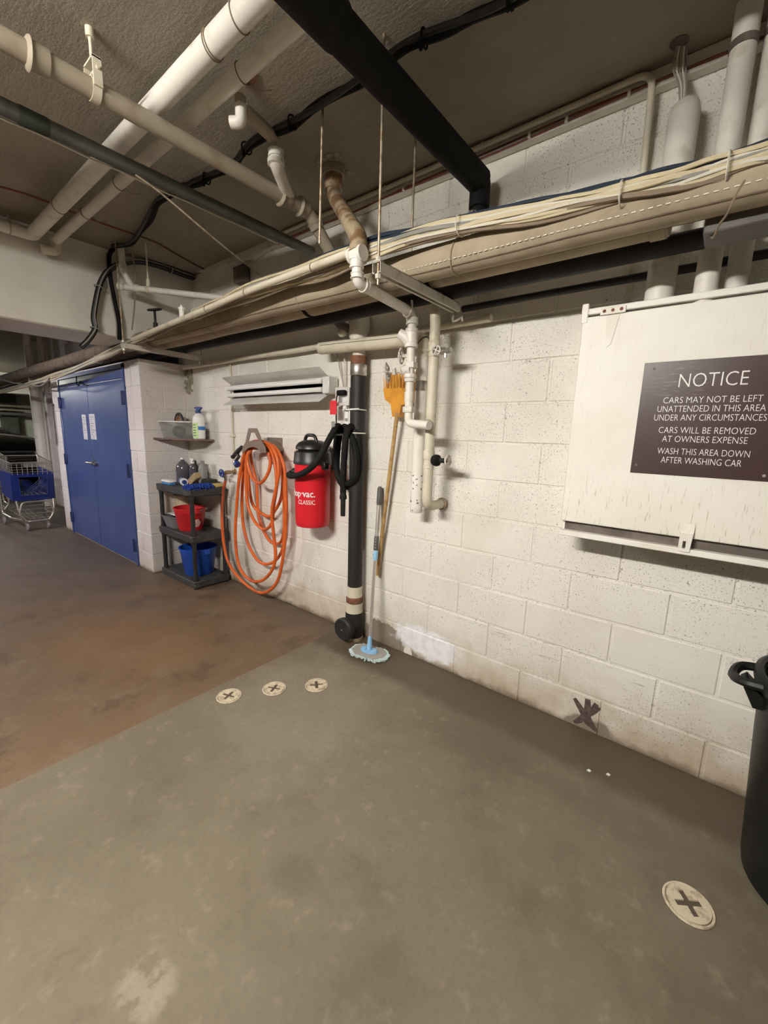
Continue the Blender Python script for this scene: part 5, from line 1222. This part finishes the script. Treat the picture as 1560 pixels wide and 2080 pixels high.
# ---------------------------------------------------------------- small corner shelf
CZ = 1.345
t = thing('corner_shelf', 'small brown metal shelf fixed in the wall corner', 'shelf', (-3.4, -.2, CZ))
so = [(XR+.004,-.345),(XR+.004,-.004),(-3.085,-.004),(-3.085,-.20),(-3.45,-.345)]
so = [(XR+.003,-.34),(-3.10,-.165),(-3.085,-.004),(XR+.003,-.004)]
mk('board', MB().prism(so, CZ-.018, CZ), M['rust_shelf'], t, 0)
mk('lip', MB().tube([(XR+.003,-.34,CZ-.009), (-3.10,-.165,CZ-.009), (-3.085,-.004,CZ-.009)], .011, 6), M['rust_shelf'], t)
mk('bracket', MB().rbox(XR+.004, XR+.02, -.30, -.01, CZ-.028, CZ-.016, .002).rbox(XR+.01, -3.12, -.02, -.003, CZ-.028, CZ-.016, .002), M['rust_shelf'], t)
t = thing('storage_bin', 'cloudy clear plastic bin of brushes on the corner shelf', 'bin', (-3.42, -.14, CZ))
bo = lambda k, z_: [Vector((x_, y_, CZ+z_)) for x_, y_ in ((-3.57+.02*(1-k), -.295+.03*(1-k)), (-3.22-.02*(1-k), -.155+.02*(1-k)), (-3.22-.02*(1-k), -.015), (-3.57+.02*(1-k), -.015))]
mk('walls', MB().loft([bo(0, .001), bo(.5, .08), bo(1, .155)], False).add(bo(0, .001), [(0,1,2,3)]), M['clear_plastic'], t, 0)
mk('rim', MB().tube(bo(1.05, .156), .006, 6, closed=True), M['white_plastic'], t)
for k, (x_, y_, mm) in enumerate(((-3.47,-.14,'black_plastic'), (-3.355,-.09,'duct_dark'), (-3.26,-.08,'grey_plastic'))):
    tag(mk('bin_cloth', MB().ball((x_, y_, CZ+.066), .075 if k == 0 else .045, .07 if k == 0 else .05, .06), M[mm]), ['black cloth bundled in the clear bin', 'dark grey rag bundled in the clear bin', 'light grey rag bundled in the clear bin'][k], 'rag')
t = thing('hand_brush', 'black and tan brush sticking out of the clear bin', 'brush', (-3.46, -.13, CZ+.12))
q = py(349, 848, -.13)
mk('arch', MB().tube([(-3.455+.075*math.cos(a), -.15, CZ+.150+.085*math.sin(a)) for a in [PI*k/14 for k in range(15)]], .012, 8), M['black_plastic'], t)
for k in range(5): mk('bristle_row', MB().tube([(-3.455+(.062-.011*k)*math.cos(a), -.155, CZ+.150+(.070-.012*k)*math.sin(a)) for a in [PI*k2/10 for k2 in range(11)]], .006, 6), M['sponge_tan'] if k % 2 else M['rust'], t)
sb = spray_bottle('spray_bottle', (-3.165, -.105, CZ+.001), .30, .070, M['white_plastic'], M['trigger_blue'], 'white spray bottle with blue trigger, green label and blue tape on the corner shelf')
c = Vector((-3.165, -.105, CZ)); cyl_ = lambda r_, a: c+Vector((r_*math.sin(a), -r_*.72*math.cos(a), 0))
lab = MB().loft([[cyl_(.0714, -.35+1.15*k/8)+Z_*z_ for k in range(9)]+[cyl_(.0702, .80-1.15*k/8)+Z_*z_ for k in range(9)] for z_ in (.008, .150)]); mk('green_label', lab, M['green_label'], sb, 30)
tp = MB().loft([[cyl_(.0718, .80+1.5*k/10)+Z_*z_ for k in range(11)]+[cyl_(.0702, 2.30-1.5*k/10)+Z_*z_ for k in range(11)] for z_ in (.085, .118)]); mk('blue_tape', tp, M['tape_blue'], sb, 30)
for k in range(5): mk('label_print', MB().add([cyl_(.0717, -.2+.16*j)+Z_*(.03+.024*k+dz) for j in range(5) for dz in (0, .008)], [(2*j, 2*j+2, 2*j+3, 2*j+1) for j in range(4)]), M['cab_dark'], sb, 0)

# ---------------------------------------------------------------- shopping carts
def cart(cx, cy, label, blue, wid=.50):
    t = thing('shopping_cart', label, 'shopping cart', (cx, cy, 0), 'shopping carts')
    hw = wid/2; L_ = .85; W_ = M['cart_metal']
    P = lambda x, y, z: Vector((cx-x, cy+y, z))          # x: back from the front
    zb0, zt0 = .42, .93
    mk('basket_rim', MB().tube(fillet([P(.0, -hw+.03, zt0), P(0, hw-.03, zt0), P(L_, hw, zt0+.05), P(L_, -hw, zt0+.05), P(.0, -hw+.03, zt0)], .04), .009, 8), W_, t)
    wr = MB(); 
    for k in range(4): wr.tube([P(.004, -hw+.03, zt0-.025-.032*k), P(.004, hw-.03, zt0-.025-.032*k)], .0035, 5)
    for k in range(9): y = -hw+.04+(wid-.08)*k/8; wr.tube([P(.0, y, zt0), P(.006, y, zt0-.16)], .0035, 5)
    for s in (-1, 1):
        for k in range(5): wr.tube([P(.02, s*(hw-.03), zt0-.025-.03*k), P(L_-.02, s*hw, zt0+.02-.03*k)], .0035, 5)
        for k in range(10): wr.tube([P(.04+.085*k, s*(hw-.025+.002*k), zt0+.005*k), P(.06+.08*k, s*(hw-.05), zb0)], .0035, 5)
    for k in range(7): y = -hw+.06+(wid-.12)*k/6; wr.tube([P(.05, y, zb0), P(L_-.05, y, zb0+.04)], .0035, 5)
    mk('wire_mesh', wr, W_, t)
    if blue:
        fr_ = lambda a, b_, h: P(.02+h+(zt0-.13-b_)*.12, a, b_)
        mk('front_panel', MB().prism([(-hw+.045, zb0), (hw-.045, zb0), (hw-.025, zt0-.14), (-hw+.025, zt0-.14)], -.012, .012, fr_, [[(-hw+.11, zb0+.07), (hw-.11, zb0+.07), (hw-.10, zt0-.19), (-hw+.10, zt0-.19)]]), M['cart_blue'], t, 30)
        for s in (-1, 1): mk('side_panel', MB().prism([(.02, zt0-.14), (L_-.1, zt0-.10), (L_-.12, zb0+.04), (.07, zb0)], -.008, .008, lambda a, b_, h, s=s: P(a, s*(hw-.03)+h, b_)), M['cart_blue'], t, 30)
        lt = MB()
        for k in range(9):
            lt.tube([fr_(-hw+.13+.03*k, zb0+.09, .004), fr_(min(-hw+.13+.03*k+.2, hw-.11), min(zb0+.09+.2, zt0-.21), .004)], .004, 4)
            lt.tube([fr_(hw-.12-.03*k, zb0+.09, .004), fr_(max(hw-.12-.03*k-.2, -hw+.13), zb0+.29, .004)], .004, 4)
        mk('lattice', lt, M['cart_blue'], t)
        mk('window_frame', MB().tube([fr_(a, b_, -.014) for a, b_ in ((-hw+.105, zb0+.065), (hw-.105, zb0+.065), (hw-.095, zt0-.185), (-hw+.095, zt0-.185))], .009, 6, closed=True), M['cart_blue'], t)
        mk('basket_floor', MB().rbox(cx-L_+.06, cx-.06, cy-hw+.05, cy+hw-.05, zb0-.006, zb0+.006, .003), M['cart_blue'], t)
    for s in (-1, 1):
        mk('frame_tube', MB().tube(fillet([P(.02, s*(hw-.13), .145), P(.30, s*(hw-.02), .16), P(L_-.05, s*(hw-.01), .16), P(L_-.02, s*(hw-.01), zt0+.05), P(L_+.08, s*(hw-.01), zt0+.10)], .05), .012, 8), W_, t)
        mk('front_stay', MB().tube(fillet([P(.05, s*(hw-.10), .15), P(.02, s*(hw-.06), .28), P(.06, s*(hw-.05), zb0)], .04), .011, 8), W_, t)
    mk('push_handle', MB().cyl(P(L_+.08, -hw, zt0+.10), P(L_+.08, hw, zt0+.10), .015, 10), M['black_plastic'], t)
    mk('front_bumper', MB().tube(fillet([P(.30, -hw+.02, .16), P(.02, -hw+.13, .135), P(.02, hw-.13, .135), P(.30, hw-.02, .16)], .05), .013, 8), W_, t)
    mk('upper_loop', MB().tube(fillet([P(.02, -hw+.13, .14), P(.02, -hw+.06, .24), P(.03, -hw+.10, .40), P(.03, hw-.10, .40), P(.02, hw-.06, .24), P(.02, hw-.13, .14)], .05), .011, 8), W_, t)
    lr = MB()
    for k in range(6): y = -hw+.12+(wid-.24)*k/5; lr.tube([P(.03, y, .16), P(L_-.1, y*1.2, .20)], .0045, 5)
    for k in range(7): lr.tube([P(.06+.1*k, -hw+.06, .17+.006*k), P(.06+.1*k, hw-.06, .17+.006*k)], .0045, 5)
    for k in range(3): lr.tube([P(.035, -hw+.09, .24+.055*k), P(.035, hw-.09, .24+.055*k)], .004, 5)
    mk('lower_rack', lr, W_, t)
    for x_, y_ in ((.05, -hw+.14), (.05, hw-.14), (L_-.08, -hw+.02), (L_-.08, hw-.02)):
        w_ = mk('caster', MB().lathe([(.045,-.014),(.055,-.008),(.055,.008),(.045,.014)], P(x_+.02, y_, .0552), 'y', 18), M['wheel_grey'], t)
        mk('fork', MB().box(cx-x_-.035, cx-x_-.005, cy+y_-.022, cy+y_-.017, .05, .13).box(cx-x_-.035, cx-x_-.005, cy+y_+.017, cy+y_+.022, .05, .13).box(cx-x_-.035, cx-x_-.005, cy+y_-.022, cy+y_+.022, .125, .14), W_, w_, 0)
    return t
cart(-6.50, -.715, 'shopping cart with blue plastic basket parked by the blue door', True)
cart(-7.75, -.98, 'bare wire shopping cart behind the blue one', False)

# ---------------------------------------------------------------- parked car
def car():
    t = thing('car', 'glossy black car parked in the far bay', 'car', (0, 0, 0))
    C = M['car_black']
    st = [(-2.25,.62,.45,.72,.05),(-2.15,.80,.32,.80,.06),(-1.9,.88,.24,.92,.05),(-1.3,.92,.20,1.02,.04),(-.8,.93,.19,1.05,.03),(0,.93,.19,1.06,.03),(1.0,.93,.19,1.06,.03),(1.8,.90,.22,1.06,.04),(2.2,.84,.30,1.0,.05),(2.3,.70,.40,.9,.05)]
    rings = []
    for x, hw, z0, z1, cr in st:
        r = []
        for a, z, k in ((-.82,z0,1),(-1,z0+.12,1),(-1,(z0+z1)/2,1),(-.97,z1-.10,1),(-.80,z1-.01,1),(-.4,z1+cr,1),(0,z1+cr*1.2,1),(.4,z1+cr,1),(.80,z1-.01,1),(.97,z1-.10,1),(1,(z0+z1)/2,1),(1,z0+.12,1),(.82,z0,1)):
            r.append(Vector((x, a*hw, z)))
        rings.append(r)
    mk('body', MB().loft(rings), C, t, 50)
    gs = [(-.95,.80,1.03,1.05),(-.35,.72,1.03,1.42),(.2,.68,1.03,1.52),(1.0,.68,1.03,1.53),(1.7,.66,1.03,1.42),(2.15,.70,1.0,1.05)]
    rg = [[Vector((x, a*hw, z0+(z1-z0)*f)) for a, f in ((-1.12,0),(-1.08,.3),(-1,.85),(-.75,1),(0,1.03),(.75,1),(1,.85),(1.08,.3),(1.12,0))] for x, hw, z0, z1 in gs]
    mk('cabin_glass', MB().loft(rg), M['car_glass'], t, 50)
    mk('roof', MB().loft([[Vector((x, a*hw, z1*1.0+f)) for a, f in ((-.98,-.03),(-.7,.025),(0,.045),(.7,.025),(.98,-.03),(.6,-.04),(-.6,-.04))] for x, hw, z0, z1 in gs[1:5]]), C, t, 50)
    for s in (-1, 1):
        mk('headlight', MB().ball((-2.08, s*.62, .74), .14, .20, .075, 14, 8), M['lens'], t)
        mk('fog_light', MB().ball((-2.20, s*.60, .42), .06, .10, .04, 12, 6), M['lens'], t)
        mk('mirror', MB().ball((-.35, s*1.0, 1.08), .05, .09, .05, 12, 6), C, t)
        mk('window_line', MB().cyl((-1.0, s*.925, 1.0), (2.0, s*.92, 1.02), .012, 6), M['chrome'], t)
        for x in (-1.4, 1.4):
            w_ = mk('wheel', MB().lathe([(.24,-.10),(.32,-.09),(.335,0),(.32,.09),(.24,.10)], (x, s*.84, .335), 'y', 24), M['black_rubber'], t)
            mk('rim', MB().lathe([(.22,-.104 if s < 0 else .09),(.22,.104 if s > 0 else -.09)], (x, s*.84, .335), 'y', 20), M['alu'], w_)
    mk('grille', MB().rbox(-2.30, -2.22, -.45, .45, .50, .66, .02), M['black_plastic'], t)
    for k in range(3): mk('grille_bar', MB().rbox(-2.315, -2.29, -.42, .42, .525+.045*k, .537+.045*k, .003), M['chrome'], t)
    mk('bumper', MB().rbox(-2.31, -2.15, -.70, .70, .28, .44, .04), C, t)
    mk('number_plate', MB().rbox(-2.335, -2.312, -.16, .16, .435, .53, .004), M['plate'], t)
    return t
cr = car()
hd_ = math.radians(212)      # nose direction turned from -X
cr.rotation_euler = (0, 0, hd_); cr.scale = (1.05, 1.05, 1.20)
tgt = px(60, 913, -11.0); nose = Matrix.Rotation(hd_, 3, 'Z') @ Vector((-2.45, 0, 0))
cr.location = (tgt.x-nose.x, tgt.y-nose.y, 0)

# ---------------------------------------------------------------- crumbs on the slab
for k, (u, v) in enumerate(((1196, 1566), (1235, 1574))):
    q = pz(u, v, .004); tag(mk('paper_scrap', MB().prism([(q.x-.008, q.y-.004), (q.x+.005, q.y-.008), (q.x+.009, q.y+.004), (q.x-.002, q.y+.009)], .005, .0075), M['white_plastic'], ang=0), ['tiny white scrap on the floor nearer the mop', 'tiny white scrap on the floor nearer the black bin'][k], 'scrap')

# broken mortar at the head of the inner corner
bmx = MB()
for k in range(34):
    bmx.ball((XR+random.uniform(.0, .13), -.004, random.uniform(1.80, 2.02)), random.uniform(.012, .035), random.uniform(.006, .014), random.uniform(.012, .035), 8, 5)
o = mk('broken_mortar', bmx, M['plaster'], wall); o['kind'] = 'stuff'
